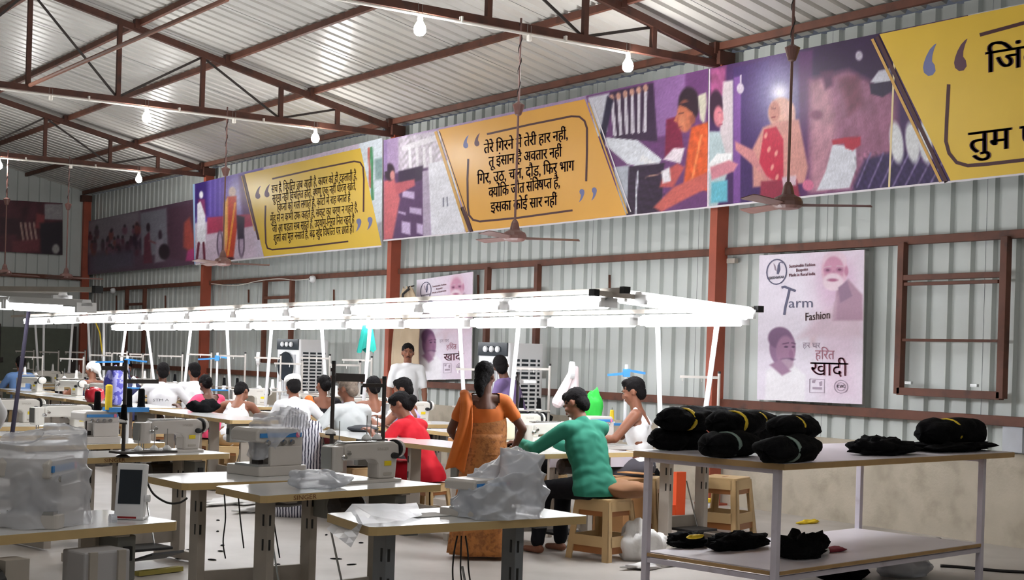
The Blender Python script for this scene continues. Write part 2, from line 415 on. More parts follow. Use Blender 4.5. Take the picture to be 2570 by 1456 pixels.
class Board:
    """a flat hung sheet: quad of four corners in the plane x=X (side wall) or y=Y (far wall)"""
    def __init__(s, name, label, cat, cor, X=None, Y=None, thick=.012, back=(210, 205, 205), group=None):
        s.X, s.Y = X, Y
        s.pt = (lambda x, y: onx(x, y, X)) if X is not None else (lambda x, y: ony(x, y, Y))
        s.cor = [s.pt(*c) if len(c) == 2 else Vector(c) for c in cor]        # tl tr br bl
        o = s.cor[3].copy(); s.m = mat4(o, (0, -1, 0), (0, 0, 1)) if X is not None else mat4(o, (1, 0, 0), (0, 0, 1))
        s.mi = s.m.inverted()
        s.t = thing(name, label, cat, mat=s.m, group=group)
        L = [s.mi @ c for c in s.cor]; g = G()
        q = [L[3], L[2], L[1], L[0]]
        g.add([(p.x, p.y, -thick) for p in q]+[(p.x, p.y, 0) for p in q], [(3, 2, 1, 0), (4, 5, 6, 7), (0, 1, 5, 4), (1, 2, 6, 5), (2, 3, 7, 6), (3, 0, 4, 7)])
        obj('backing_sheet', g, M('vinyl_back_%d' % len(_mats), back, .5), s.t)
    def loc(s, x, y, z=0.0): p = s.mi @ s.pt(x, y); return (p.x, p.y, z)
    def print(s, fn, base, nu, nv, sub=None, name='photo_print', z=.002, cut=None):
        L = [s.mi @ c for c in s.cor]
        vs = []
        u0, u1 = sub or (0, 1)
        for j in range(nv):
            for i in range(nu):
                u = u0+(u1-u0)*i/(nu-1); v = j/(nv-1)
                p = (L[3]*(1-u)+L[2]*u)*(1-v)+(L[0]*(1-u)+L[1]*u)*v
                vs.append((p.x, p.y, z))
        fs = [(j*nu+i, j*nu+i+1, (j+1)*nu+i+1, (j+1)*nu+i) for j in range(nv-1) for i in range(nu-1)]
        px = np.array([project(s.m @ Vector(v)) for v in vs])
        P = Paint(px[:, 0], px[:, 1], base); po = name == 'poster_print'; P.k = .8 if po else 1.4; fn(P); P.speck(.02 if po else .05, 7, 31).speck(.02 if po else .05, 23, 32); P.c *= (1+np.random.RandomState(5).randn(len(vs), 1)*(.010 if po else .03)); P.c = P.c*.86+P.c.mean(1, keepdims=True)*.10+6
        me = bpy.data.meshes.new(name); me.from_pydata(vs, [], fs)
        a = me.color_attributes.new('print', 'FLOAT_COLOR', 'POINT')
        c = np.clip(P.c, 0, 255)/255; c = np.where(c <= .04045, c/12.92, ((c+.055)/1.055)**2.4)
        a.data.foreach_set('color', np.concatenate([c, np.ones((len(c), 1))], 1).astype(np.float32).ravel())
        me.materials.append(Mvc('printed_vinyl'))
        return obj(name, me, None, s.t)
    def flat(s, name, pts, mat, z=.004, label=None):
        g = G(); n = len(pts); g.add([s.loc(x, y, z) for x, y in pts], [tuple(range(n))])
        return obj(name, g, mat, s.t, label=label)
    def stroke(s, name, pts, w, mat, z=.006):
        g = G(); V = []; pts = [np.array(p, float) for p in pts]
        for i, p in enumerate(pts):
            d = pts[min(i+1, len(pts)-1)]-pts[max(i-1, 0)]; d = d/max(np.hypot(*d), 1e-6); n = np.array((-d[1], d[0]))*w/2
            V += [s.loc(*(p-n), z), s.loc(*(p+n), z)]
        g.add(V, [(2*i, 2*i+2, 2*i+3, 2*i+1) for i in range(len(pts)-1)]); return obj(name, g, mat, s.t)
_gl = {}
def _text_mesh(body):
    c = bpy.data.curves.new('glyph', 'FONT'); c.body = body; c.size = 1; c.resolution_u = 2
    o = bpy.data.objects.new('glyph', c); COL.objects.link(o); bpy.context.view_layer.update()
    dg = bpy.context.evaluated_depsgraph_get(); me = o.evaluated_get(dg).to_mesh()
    V = [(v.co.x, v.co.y) for v in me.vertices]; F = [tuple(p.vertices) for p in me.polygons]
    o.evaluated_get(dg).to_mesh_clear(); COL.objects.unlink(o); bpy.data.objects.remove(o); bpy.data.curves.remove(c)
    return V, F
def glyph(ch):
    if ch not in _gl:
        V, F = _text_mesh(ch); r = max(v[0] for v in _text_mesh('ल'+ch+'ल')[0]); r0 = max(v[0] for v in _text_mesh('लल')[0])
        _gl[ch] = (V, F, r-r0)
    return _gl[ch]
def _clip(V, F, x):                       # keep what lies left of x (half forms of consonants)
    oV, oF = [], []
    for f in F:
        P = [V[i] for i in f]; Q = []
        for i in range(len(P)):
            a, b = P[i], P[(i+1) % len(P)]
            if a[0] <= x: Q.append(a)
            if (a[0] <= x) != (b[0] <= x):
                t = (x-a[0])/(b[0]-a[0]); Q.append((x, a[1]+t*(b[1]-a[1])))
        if len(Q) > 2: oF.append(tuple(range(len(oV), len(oV)+len(Q)))); oV += Q
    return oV, oF
def line_shape(txt, strikes=(0, .03, .06)):
    """outline of one line of lettering, width normalised to its own advance; '+' after a consonant marks its half form"""
    V, F, x = [], [], 0.0; i = 0
    while i < len(txt):
        ch = txt[i]
        if ch == ' ': x += .26; i += 1; continue
        v, f, adv = glyph(ch)
        if i+1 < len(txt) and txt[i+1] == '+':
            v, f = _clip(v, f, adv*.70); adv = adv*.66; i += 1
        for dx in strikes:
            o = len(V); V += [(a+x+dx, b) for a, b in v]; F += [tuple(k+o for k in q) for q in f]
        x += adv; i += 1
    return V, F, x
def letter(B, name, txt, p0, p1, h, mat, z=.007, cap=.62, strikes=(0, .03, .06)):
    V, F, w = line_shape(txt, strikes); p0, p1 = np.array(p0, float), np.array(p1, float)
    g = G(); k = h/cap; vs = []
    for a, b in V:
        q = p0+(p1-p0)*(a/w); vs.append(B.loc(q[0], q[1]-b*k, z))
    g.add(vs, F); return obj(name, g, mat, B.t)
m_ochre = M('ochre_vinyl', (224, 166, 70), .4, var=.04, scale=1.5)
m_yelv = M('yellow_vinyl', (224, 186, 62), .4, var=.04, scale=1.5)
m_letter = M('dark_brown_print', (70, 30, 36), .5)
m_quote = M('blue_grey_print', (112, 116, 160), .5)
m_quote2 = M('purple_brown_print', (92, 58, 74), .5)
m_hem = M('white_hem', (222, 216, 222), .5)
m_gold = M('gold_stripe', (206, 160, 84), .5)
def quote(B, cx, cy, s, up, mat):
    pts = []                                    # teardrop comma: round bulb with a curved tail
    for k in range(15): a = math.pi*(.15+1.5*k/14); pts.append((math.cos(a)*.42, math.sin(a)*.42))
    out = [(.05, -.42), (.22, -.62), (.30, -1.0), (.42, -1.25), (.58, -1.45), (.42, -.9), (.40, -.45), (.46, -.18)]
    pl = [(x, y) for x, y in [( .40, .15), (.2, .40), (-.1, .45), (-.38, .25), (-.44, -.05), (-.38, -.35), (-.22, -.75), (.02, -1.15), (.30, -1.42), (.46, -1.5), (.30, -1.15), (.18, -.75), (.16, -.42), (.34, -.2)]]
    pl = [(x*s*.9, y*s) for x, y in pl]
    if not up: pl = [(-x, -y) for x, y in pl]
    B.flat('quote_mark', [(cx+x, cy+y) for x, y in pl], mat, .005)
XB = 10.42
# --- centre banner
B2 = Board('printed_banner', 'centre banner with an ochre panel of five lines of script', 'banner', [(963, 352), (1778, 172), (1775, 522), (963, 605)], X=XB)
def f2(P):
    P.poly([(1000, 345), (1110, 325), (1125, 440), (1000, 430)], (196, 186, 200), 4).speck(.25, 9, 3, (1000, 340, 1110, 430))
    P.line((1015, 372), (1110, 340), 14, (225, 220, 228))
    for x in (1028, 1046, 1064, 1080): P.line((x, 372), (x+2, 425), 7, (232, 228, 235))
    P.poly([(963, 440), (1075, 420), (1078, 604), (963, 604)], (86, 52, 98), 4)
    P.poly([(1000, 430), (1062, 415), (1062, 450), (1000, 470)], (50, 30, 62), 3)
    for q in ((1010, 478, 1040, 500), (1028, 520, 1058, 540), (1008, 555, 1030, 590), (1046, 560, 1062, 590), (1000, 530, 1018, 540)):
        P.poly([(q[0], q[1]), (q[2], q[1]+4), (q[2], q[3]), (q[0], q[3]-6)], (196, 172, 214), 3)
    P.poly([(1060, 430), (1078, 426), (1080, 592), (1062, 594)], (176, 160, 186), 2)
    P.poly([(1075, 410), (1135, 400), (1168, 586), (1082, 592)], (226, 226, 236), 2)
    P.line((1113, 497), (1113, 518), 3, (80, 80, 110)); P.line((1122, 495), (1123, 516), 3, (80, 80, 110))
    P.poly([(963, 455), (990, 448), (1004, 500), (985, 600), (963, 602)], (206, 96, 104), 4)
    P.poly([(990, 460), (1040, 450), (1042, 466), (995, 490)], (190, 84, 96), 3)
    P.ell(978, 432, 13, 22, (46, 26, 44), 0, 3); P.ell(985, 440, 6, 12, (206, 130, 128), 0, 2)
    P.poly([(963, 350), (972, 350), (972, 430), (963, 430)], (150, 120, 176), 2)
    # right hand photograph
    P.poly([(1470, 240), (1780, 170), (1780, 525), (1560, 545)], (104, 54, 112), 2)
    P.poly([(1640, 195), (1720, 180), (1720, 330), (1640, 345)], (142, 96, 158), 5)
    P.poly([(1530, 232), (1640, 208), (1650, 355), (1540, 350)], (58, 34, 66), 3)
    for k in range(6): P.line((1536+k*17, 250-k*4), (1543+k*15, 338-k*2), 8, (208, 200, 214)); P.ell(1535+k*17, 246-k*5, 6, 9, (206, 150, 130), 0, 2)
    P.poly([(1476, 245), (1528, 234), (1524, 330), (1498, 345)], (206, 206, 218), 2); P.poly([(1524, 240), (1540, 250), (1512, 380), (1505, 340)], (36, 30, 60), 3)
    P.poly([(1520, 345), (1600, 352), (1660, 400), (1650, 425), (1575, 412), (1520, 365)], (222, 226, 236), 2)
    for k in range(5): P.ell(1612+k*9, 398+k*5, 5, 9, (236, 236, 240), .4, 2)
    P.poly([(1540, 420), (1580, 415), (1578, 540), (1560, 545)], (176, 182, 196), 3)
    P.poly([(1578, 418), (1668, 408), (1660, 530), (1572, 545)], (46, 26, 54), 2)
    P.line((1600, 430), (1595, 540), 4, (206, 206, 220)); P.line((1620, 445), (1680, 430), 3, (160, 120, 110)); P.speck(.3, 8, 5, (1580, 420, 1668, 540))
    P.poly([(1672, 300), (1706, 290), (1715, 372), (1668, 400)], (126, 24, 60), 3)
    P.ell(1729, 262, 27, 44, (44, 26, 40), 0, 4); P.ell(1719, 292, 20, 40, (196, 104, 72), 0, 3); P.poly([(1702, 262), (1712, 258), (1742, 252), (1746, 290), (1734, 280), (1722, 270)], (46, 26, 40), 3); P.poly([(1699, 285), (1691, 304), (1700, 308)], (196, 104, 72), 2); P.line((1704, 284), (1716, 282), 3, (60, 30, 34)); P.line((1699, 318), (1712, 319), 3, (130, 50, 52)); P.ell(1738, 300, 7, 12, (150, 76, 58), 0, 3); P.glow(1712, 305, 8, 16, (226, 140, 100), .7)
    P.poly([(1735, 320), (1780, 305), (1780, 480), (1715, 470), (1725, 380)], (222, 84, 36), 4)
    P.line((1760, 340), (1735, 460), 5, (240, 130, 70), 3); P.speck(.16, 9, 8, (1715, 310, 1780, 470))
    P.poly([(1640, 520), (1690, 470), (1780, 430), (1780, 470), (1720, 500), (1660, 532)], (206, 92, 84), 4)
    P.poly([(1655, 470), (1668, 430), (1700, 410), (1718, 420), (1690, 470)], (196, 80, 78), 4)
    P.poly([(1665, 400), (1690, 372), (1718, 372), (1708, 410)], (228, 214, 224), 3); P.poly([(1660, 430), (1680, 420), (1684, 455), (1664, 460)], (236, 230, 238), 3)
    P.poly([(1752, 240), (1772, 232), (1774, 260), (1768, 310), (1758, 300), (1754, 268)], (196, 190, 170), 3)
B2.print(f2, (168, 140, 184), 300, 92)
B2.flat('panel_print', [(1101, 326), (1468, 249), (1572, 540), (1182, 583)], m_ochre)
B2.stroke('stripe_print', [(1094, 330), (1174, 583)], 7, m_gold); B2.stroke('stripe_print', [(1104, 330), (1188, 582)], 2, m_letter)
B2.stroke('stripe_print', [(1478, 258), (1576, 536)], 4, m_gold); B2.stroke('stripe_print', [(1489, 262), (1584, 532)], 3, m_hem)
B2.stroke('stripe_print', [(1160, 520), (1184, 582)], 9, m_letter)
def rrect(p):      # rounded bends for a border line
    return p
B2.stroke('border_line', [(1223, 337), (1330, 313), (1435, 292), (1455, 293), (1468, 304), (1474, 322), (1474, 380), (1472, 455)], 5, m_letter)
B2.stroke('border_line', [(1176, 399), (1174, 450), (1175, 520), (1178, 540), (1188, 552), (1205, 556), (1300, 547), (1438, 528)], 5, m_letter)
for l, a, b, h in (('तेरे गिरने में तेरी हार नहीं,', (1215, 386), (1426, 349), 24), ('तू इंसान है अवतार नहीं', (1227, 419), (1410, 393), 24), ('गिर, उठ, चल, दौड़, फिर भाग', (1198, 463), (1441, 428), 25), ('क्योंकि जीत संक्षिप्त है,', (1227, 497), (1406, 469), 25), ('इसका कोई सार नहीं', (1232, 533), (1398, 515), 24)):
    t2 = l
    for ref, alt in (('गिर', 'िगर'), ('फिर', 'िफर'), ('क्यों', 'क+यों'), ('कि ', 'िक '), ('क्षिप्त', 'िक+षप+त')): t2 = t2.replace(ref, alt)
    letter(B2, 'lettering', t2, a, b, h, m_letter)
quote(B2, 1170, 365, 17, True, m_quote); quote(B2, 1198, 360, 17, True, m_quote2)
quote(B2, 1461, 482, 17, False, m_quote); quote(B2, 1492, 478, 17, False, m_quote)
B2.stroke('hem_print', [(963, 604), (1370, 564), (1775, 521)], 4, m_hem)
# --- left banner
B3 = Board('printed_banner', 'left banner with a yellow panel of six lines of script and two walking figures', 'banner', [(489, 462), (960, 346), (958, 618), (491, 664)], X=XB)
def f3(P):
    P.poly([(489, 460), (660, 420), (670, 540), (489, 560)], (84, 62, 160), 4); P.glow(592, 500, 26, 60, (190, 180, 220), .9)
    P.poly([(489, 455), (520, 450), (520, 540), (489, 545)], (48, 24, 110), 6); P.poly([(600, 440), (650, 440), (650, 560), (610, 560)], (96, 50, 110), 6)
    for x in (528, 540, 552, 566): P.line((x, 450), (x, 540), 4, (130, 110, 200), 3, .6)
    P.poly([(520, 546), (645, 536), (645, 566), (520, 590)], (172, 48, 84), 3)
    P.poly([(489, 600), (520, 588), (650, 566), (670, 650), (489, 666)], (202, 180, 202), 4)
    P.ell(505, 489, 5, 9, (226, 226, 232), 0, 2); P.poly([(497, 500), (514, 500), (517, 545), (498, 545)], (128, 40, 96), 3)
    P.poly([(495, 512), (503, 505), (515, 540), (516, 612), (494, 612)], (226, 224, 236), 2); P.line((499, 610), (494, 650), 6, (110, 30, 56)); P.line((511, 610), (513, 652), 6, (110, 30, 56))
    P.ell(583, 482, 9, 13, (208, 180, 170), 0, 3); P.poly([(570, 494), (593, 492), (594, 580), (586, 646), (562, 650), (566, 560)], (206, 60, 34), 3)
    P.poly([(562, 510), (572, 495), (572, 600), (566, 640), (560, 560)], (238, 176, 90), 3); P.line((590, 510), (572, 640), 5, (244, 150, 50)); P.ell(578, 650, 10, 5, (70, 26, 40), 0, 2)
    for cx in (552, 606): P.ell(cx, 612, 8, 33, (40, 20, 44), 0, 2); P.ell(cx, 612, 5.5, 30, (176, 152, 180), 0, 2)
    P.poly([(594, 540), (614, 545), (612, 600), (596, 600)], (50, 34, 60), 3)
    P.poly([(646, 500), (670, 640), (640, 650), (628, 470)], (206, 190, 214), 6, .6)
    P.poly([(900, 360), (962, 340), (962, 620), (940, 620)], (206, 216, 226), 2); P.line((932, 372), (935, 500), 7, (60, 140, 90)); P.line((925, 372), (929, 470), 5, (200, 90, 80)); P.poly([(940, 400), (962, 395), (962, 450), (942, 452)], (120, 150, 150), 5)
    P.poly([(946, 560), (962, 555), (962, 620), (950, 620)], (150, 150, 160), 4)
B3.print(f3, (200, 182, 206), 200, 96)
B3.flat('panel_print', [(614, 437), (905, 372), (958, 616), (664, 649)], m_yelv)
B3.stroke('stripe_print', [(611, 440), (650, 602)], 5, m_letter); B3.stroke('stripe_print', [(607, 442), (640, 580)], 2, m_gold)
B3.stroke('border_line', [(684, 449), (790, 425), (890, 405), (905, 408), (912, 420), (914, 450), (913, 532)], 4, m_letter)
B3.stroke('border_line', [(667, 516), (666, 560), (668, 610), (672, 623), (684, 627), (760, 620), (875, 606)], 4, m_letter)
for l, a, b, h in (('सच है, विपत्ति जब आती है, कायर को ही दहलाती है,', (682, 485), (897, 450), 19), ('सूरमा नहीं विचलित होते, क्षण एक नहीं धीरज खोते,', (684, 508), (894, 476), 18), ('विघ्नों को गले लगाते है, काँटों में राह बनाते है', (696, 531), (880, 505), 18), ('मुँह से न कभी उफ कहते है, संकट का चरण न गहते है,', (679, 559), (899, 531), 18), ('जो आ पड़ता सब सहते है, उद्योग-निरत नित रहते है', (684, 584), (890, 559), 18), ('शूलों का मूल नसाते है, बढ़ खुद विपत्ति पर छाते है।', (687, 608), (889, 584), 18)):
    t2 = l
    for ref, alt in (('विपत्ति', 'िवपित+त'), ('विचलित', 'िवचिलत'), ('क्षण', 'क+षण'), ('विघ्नों', 'िवघ+नों'), ('द्य', 'द्य'), ('निरत', 'िनरत'), ('नित', 'िनत')): t2 = t2.replace(ref, alt)
    letter(B3, 'lettering', t2, a, b, h, m_letter, strikes=(0, .03))
quote(B3, 648, 492, 17, True, m_quote2); quote(B3, 671, 488, 17, True, m_quote2)
quote(B3, 901, 556, 17, False, m_quote); quote(B3, 929, 552, 17, False, m_quote)
B3.stroke('hem_print', [(491, 664), (720, 640), (958, 618)], 4, m_hem)
B3.flat('edge_print', [(484, 463), (489, 462), (491, 664), (488, 664)], M('pale_blue_print', (150, 180, 216), .5), .003)
# --- right banner
tl_, bl_ = onx(1780, 172, XB), onx(1775, 521, XB)
B1 = Board('printed_banner', 'right banner, yellow panel cut off by the frame, woman in red at a door', 'banner', [tl_, (XB, 5.2, 4.58), (XB, 5.2, 3.16), bl_], X=XB)
def f1(P):
    P.poly([(1960, 100), (2260, 60), (2260, 210), (1990, 260)], (48, 20, 66), 20)
    P.poly([(1783, 172), (1822, 165), (1820, 240), (1783, 240)], (160, 72, 124), 6).speck(.25, 14, 2, (1780, 165, 1822, 260))
    P.poly([(1815, 205), (1846, 200), (1846, 420), (1800, 420)], (200, 186, 192), 4)
    P.ell(1797, 268, 17, 42, (54, 26, 50), 0, 3); P.ell(1803, 292, 12, 26, (206, 112, 128), 0, 3); P.poly([(1806, 284), (1817, 300), (1808, 304)], (206, 112, 128), 2); P.line((1803, 284), (1811, 283), 2.5, (70, 34, 60)); P.line((1804, 312), (1812, 311), 3, (150, 50, 80)); P.glow(1806, 298, 6, 14, (232, 150, 156), .6)
    P.poly([(1775, 330), (1806, 330), (1830, 420), (1800, 520), (1775, 520)], (172, 192, 198), 4)
    P.poly([(1840, 170), (1930, 150), (1935, 510), (1840, 516)], (62, 36, 96), 4); P.poly([(1842, 195), (1860, 190), (1858, 510), (1840, 512)], (120, 70, 150), 3)
    P.ell(1858, 222, 9, 13, (206, 190, 206), 0, 2); P.line((1859, 190), (1859, 212), 4, (196, 180, 200))
    P.glow(1955, 235, 62, 95, (150, 146, 196), .95); P.glow(1957, 232, 20, 22, (240, 236, 248), 1)
    P.poly([(2005, 130), (2040, 125), (2030, 505), (2010, 505)], (88, 40, 100), 6)
    P.poly([(2030, 200), (2130, 175), (2250, 240), (2260, 470), (2030, 490)], (152, 92, 124), 14).poly([(2036, 215), (2080, 190), (2100, 330), (2070, 480), (2032, 480)], (186, 128, 148), 12, .8)
    P.poly([(2110, 200), (2150, 190), (2165, 260), (2130, 290)], (120, 60, 84), 14); P.poly([(2060, 180), (2090, 176), (2090, 215), (2072, 225)], (92, 44, 84), 8); P.speck(.14, 26, 4, (2032, 180, 2250, 480))
    P.ell(2048, 288, 16, 12, (130, 70, 104), 0, 6)
    P.ell(1962, 285, 34, 40, (220, 168, 152), 0, 5); P.ell(1944, 280, 14, 26, (196, 128, 116), 0, 4); P.line((1936, 272), (1946, 271), 3, (110, 60, 70)); P.line((1937, 294), (1945, 294), 3, (150, 60, 70)); P.line((1932, 276), (1931, 286), 4, (206, 140, 126)); P.poly([(1960, 252), (1990, 262), (2000, 330), (1972, 330)], (226, 172, 160), 5)
    P.poly([(1915, 320), (1950, 305), (2005, 300), (2028, 420), (2020, 460), (1890, 470), (1888, 375)], (210, 142, 134), 5)
    P.poly([(1918, 325), (1948, 318), (1966, 350), (1966, 470), (1940, 470), (1905, 410)], (202, 40, 70), 3)
    P.poly([(1845, 355), (1892, 378), (1920, 440), (1955, 460), (1945, 475), (1895, 420), (1846, 376)], (206, 128, 132), 4)
    for q in ((1922, 340), (1930, 375), (1948, 385), (1938, 420), (1950, 445)): P.ell(q[0], q[1], 4, 8, (238, 150, 140), .3, 2)
    P.poly([(1910, 455), (2000, 450), (2010, 506), (1906, 508)], (150, 40, 66), 4); P.poly([(1962, 445), (1998, 440), (1998, 465), (1966, 470)], (206, 176, 190), 3); P.ell(2028, 465, 14, 14, (216, 106, 146), 0, 3)
    P.poly([(2090, 362), (2148, 370), (2150, 420), (2132, 472), (2050, 478), (2072, 430)], (216, 218, 230), 3); P.poly([(2088, 352), (2120, 345), (2160, 343), (2160, 364), (2140, 378), (2122, 372), (2118, 360), (2090, 364)], (186, 36, 62), 3)
    P.poly([(2140, 470), (2170, 400), (2260, 375), (2400, 460), (2150, 490)], (52, 36, 84), 8)
    for k in range(7): P.line((2150+k*30, 470), (2185+k*32, 385), 5, (118, 100, 150), 3, .8)
    P.speck(.25, 10, 9, (2140, 380, 2380, 490))
    P.poly([(2185, 205), (2205, 178), (2232, 172), (2240, 200), (2212, 216)], (206, 206, 220), 3); P.poly([(2182, 210), (2240, 202), (2244, 225), (2215, 244), (2186, 236)], (46, 32, 66), 3)
    for cx in (2250, 2290, 2322): P.ell(cx, 358, 17, 52, (224, 226, 230), -.12, 4)
    P.ell(2156, 140, 9, 12, (196, 186, 206), 0, 3); P.poly([(1775, 172), (1782, 172), (1779, 520), (1773, 520)], (226, 210, 222), 1)
    P.poly([(1786, 458), (1826, 452), (1826, 506), (1784, 510)], (92, 182, 204), 4); P.poly([(1800, 385), (1838, 384), (1832, 420), (1780, 436), (1780, 410)], (234, 234, 236), 2)
    P.poly([(1782, 420), (1830, 402), (1852, 412), (1842, 430), (1786, 452)], (206, 124, 140), 4)
B1.print(f1, (66, 34, 88), 380, 104, sub=(0, .52))
B1.flat('panel_print', [(2208, 86), project(Vector((XB, 5.21, 4.575))), project(Vector((XB, 5.21, 3.165))), (2388, 457)], m_yelv)
B1.stroke('stripe_print', [(2202, 92), (2376, 458)], 9, m_letter); B1.stroke('stripe_print', [(2190, 98), (2362, 457)], 7, m_gold)
B1.stroke('seam_print', [(2248, 82), (2232, 470)], 5, M('pale_seam', (226, 206, 160), .5), .0035)
B1.stroke('border_line', [(2460, 88), (2570, 58), (2690, 30)], 9, m_letter)
B1.stroke('border_line', [(2382, 212), (2377, 300), (2375, 355), (2383, 385), (2402, 408), (2430, 416), (2480, 412), (2690, 388)], 9, m_letter)
letter(B1, 'lettering', 'िजंदगी', (2473, 184), (2690, 148), 52, m_letter)
letter(B1, 'lettering', 'तुम ऐसे', (2430, 386), (2670, 356), 52, m_letter)
quote(B1, 2334, 172, 42, True, m_quote); quote(B1, 2412, 160, 42, True, m_quote2)
B1.stroke('hem_print', [(1775, 521), (2060, 490), (2390, 456), (2690, 424)], 5, m_hem)
# --- dim banner in the far bay and the one on the far wall
B4 = Board('printed_banner', 'dim far banner with a crowd of seated workers, left of the yellow banners', 'banner', [(219, 556), (488, 500), (488, 664), (221, 690)], X=10.555)
def f4(P):
    P.poly([(219, 556), (300, 536), (350, 530), (350, 600), (219, 640)], (140, 128, 142), 8)
    rng = np.random.RandomState(3)
    for k in range(90):
        x = 225+rng.rand()*255; y = 600+(rng.rand()-.3)*70-(x-220)*.05
        P.ell(x, y, 4+rng.rand()*4, 7+rng.rand()*8, [(74, 36, 62), (96, 44, 66), (52, 30, 56), (120, 70, 96), (130, 60, 60)][k % 5], 0, 3)
        P.ell(x, y-11, 3, 4, (46, 28, 42), 0, 2)
    P.poly([(352, 535), (418, 522), (422, 640), (356, 640)], (136, 134, 150), 4); P.poly([(420, 524), (488, 510), (488, 660), (425, 650)], (92, 56, 78), 5)
    P.poly([(362, 596), (375, 580), (382, 660), (360, 662)], (110, 44, 66), 3); P.ell(372, 571, 5, 11, (50, 28, 44), 0, 2); P.line((374, 604), (394, 612), 5, (136, 80, 90))
    P.ell(402, 590, 5, 12, (60, 38, 56), 0, 2); P.poly([(392, 604), (410, 600), (414, 655), (388, 660)], (160, 150, 170), 4); P.ell(412, 632, 14, 20, (44, 26, 40), 0, 3)
    P.poly([(462, 560), (476, 545), (488, 600), (488, 640), (460, 620)], (184, 74, 66), 5); P.poly([(470, 630), (488, 622), (488, 655), (466, 655)], (196, 60, 130), 4)
    P.poly([(219, 640), (340, 625), (335, 672), (219, 690)], (96, 84, 110), 8, .7)
B4.print(f4, (96, 66, 90), 110, 64)
B5 = Board('printed_banner', 'dark red banner on the far wall at the left edge', 'banner', [(-60, 498), (157, 510), (157, 640), (-60, 628)], Y=YB-.10)
def f5(P):
    P.speck(.3, 22, 6)
    P.poly([(112, 512), (158, 512), (158, 552), (112, 550)], (160, 154, 158), 3); P.poly([(0, 545), (60, 552), (60, 590), (0, 588)], (60, 26, 38), 6)
    for k in range(4): P.line((52+k*11, 560), (60+k*11, 612), 5, (190, 150, 140), 2)
    P.poly([(92, 535), (112, 540), (110, 575), (88, 572)], (150, 60, 64), 4); P.poly([(30, 605), (100, 600), (98, 632), (30, 634)], (120, 50, 60), 5); P.poly([(100, 560), (158, 556), (158, 640), (104, 640)], (40, 28, 40), 5); P.ell(140, 625, 9, 12, (170, 166, 164), 0, 3)
B5.print(f5, (82, 34, 46), 80, 46)
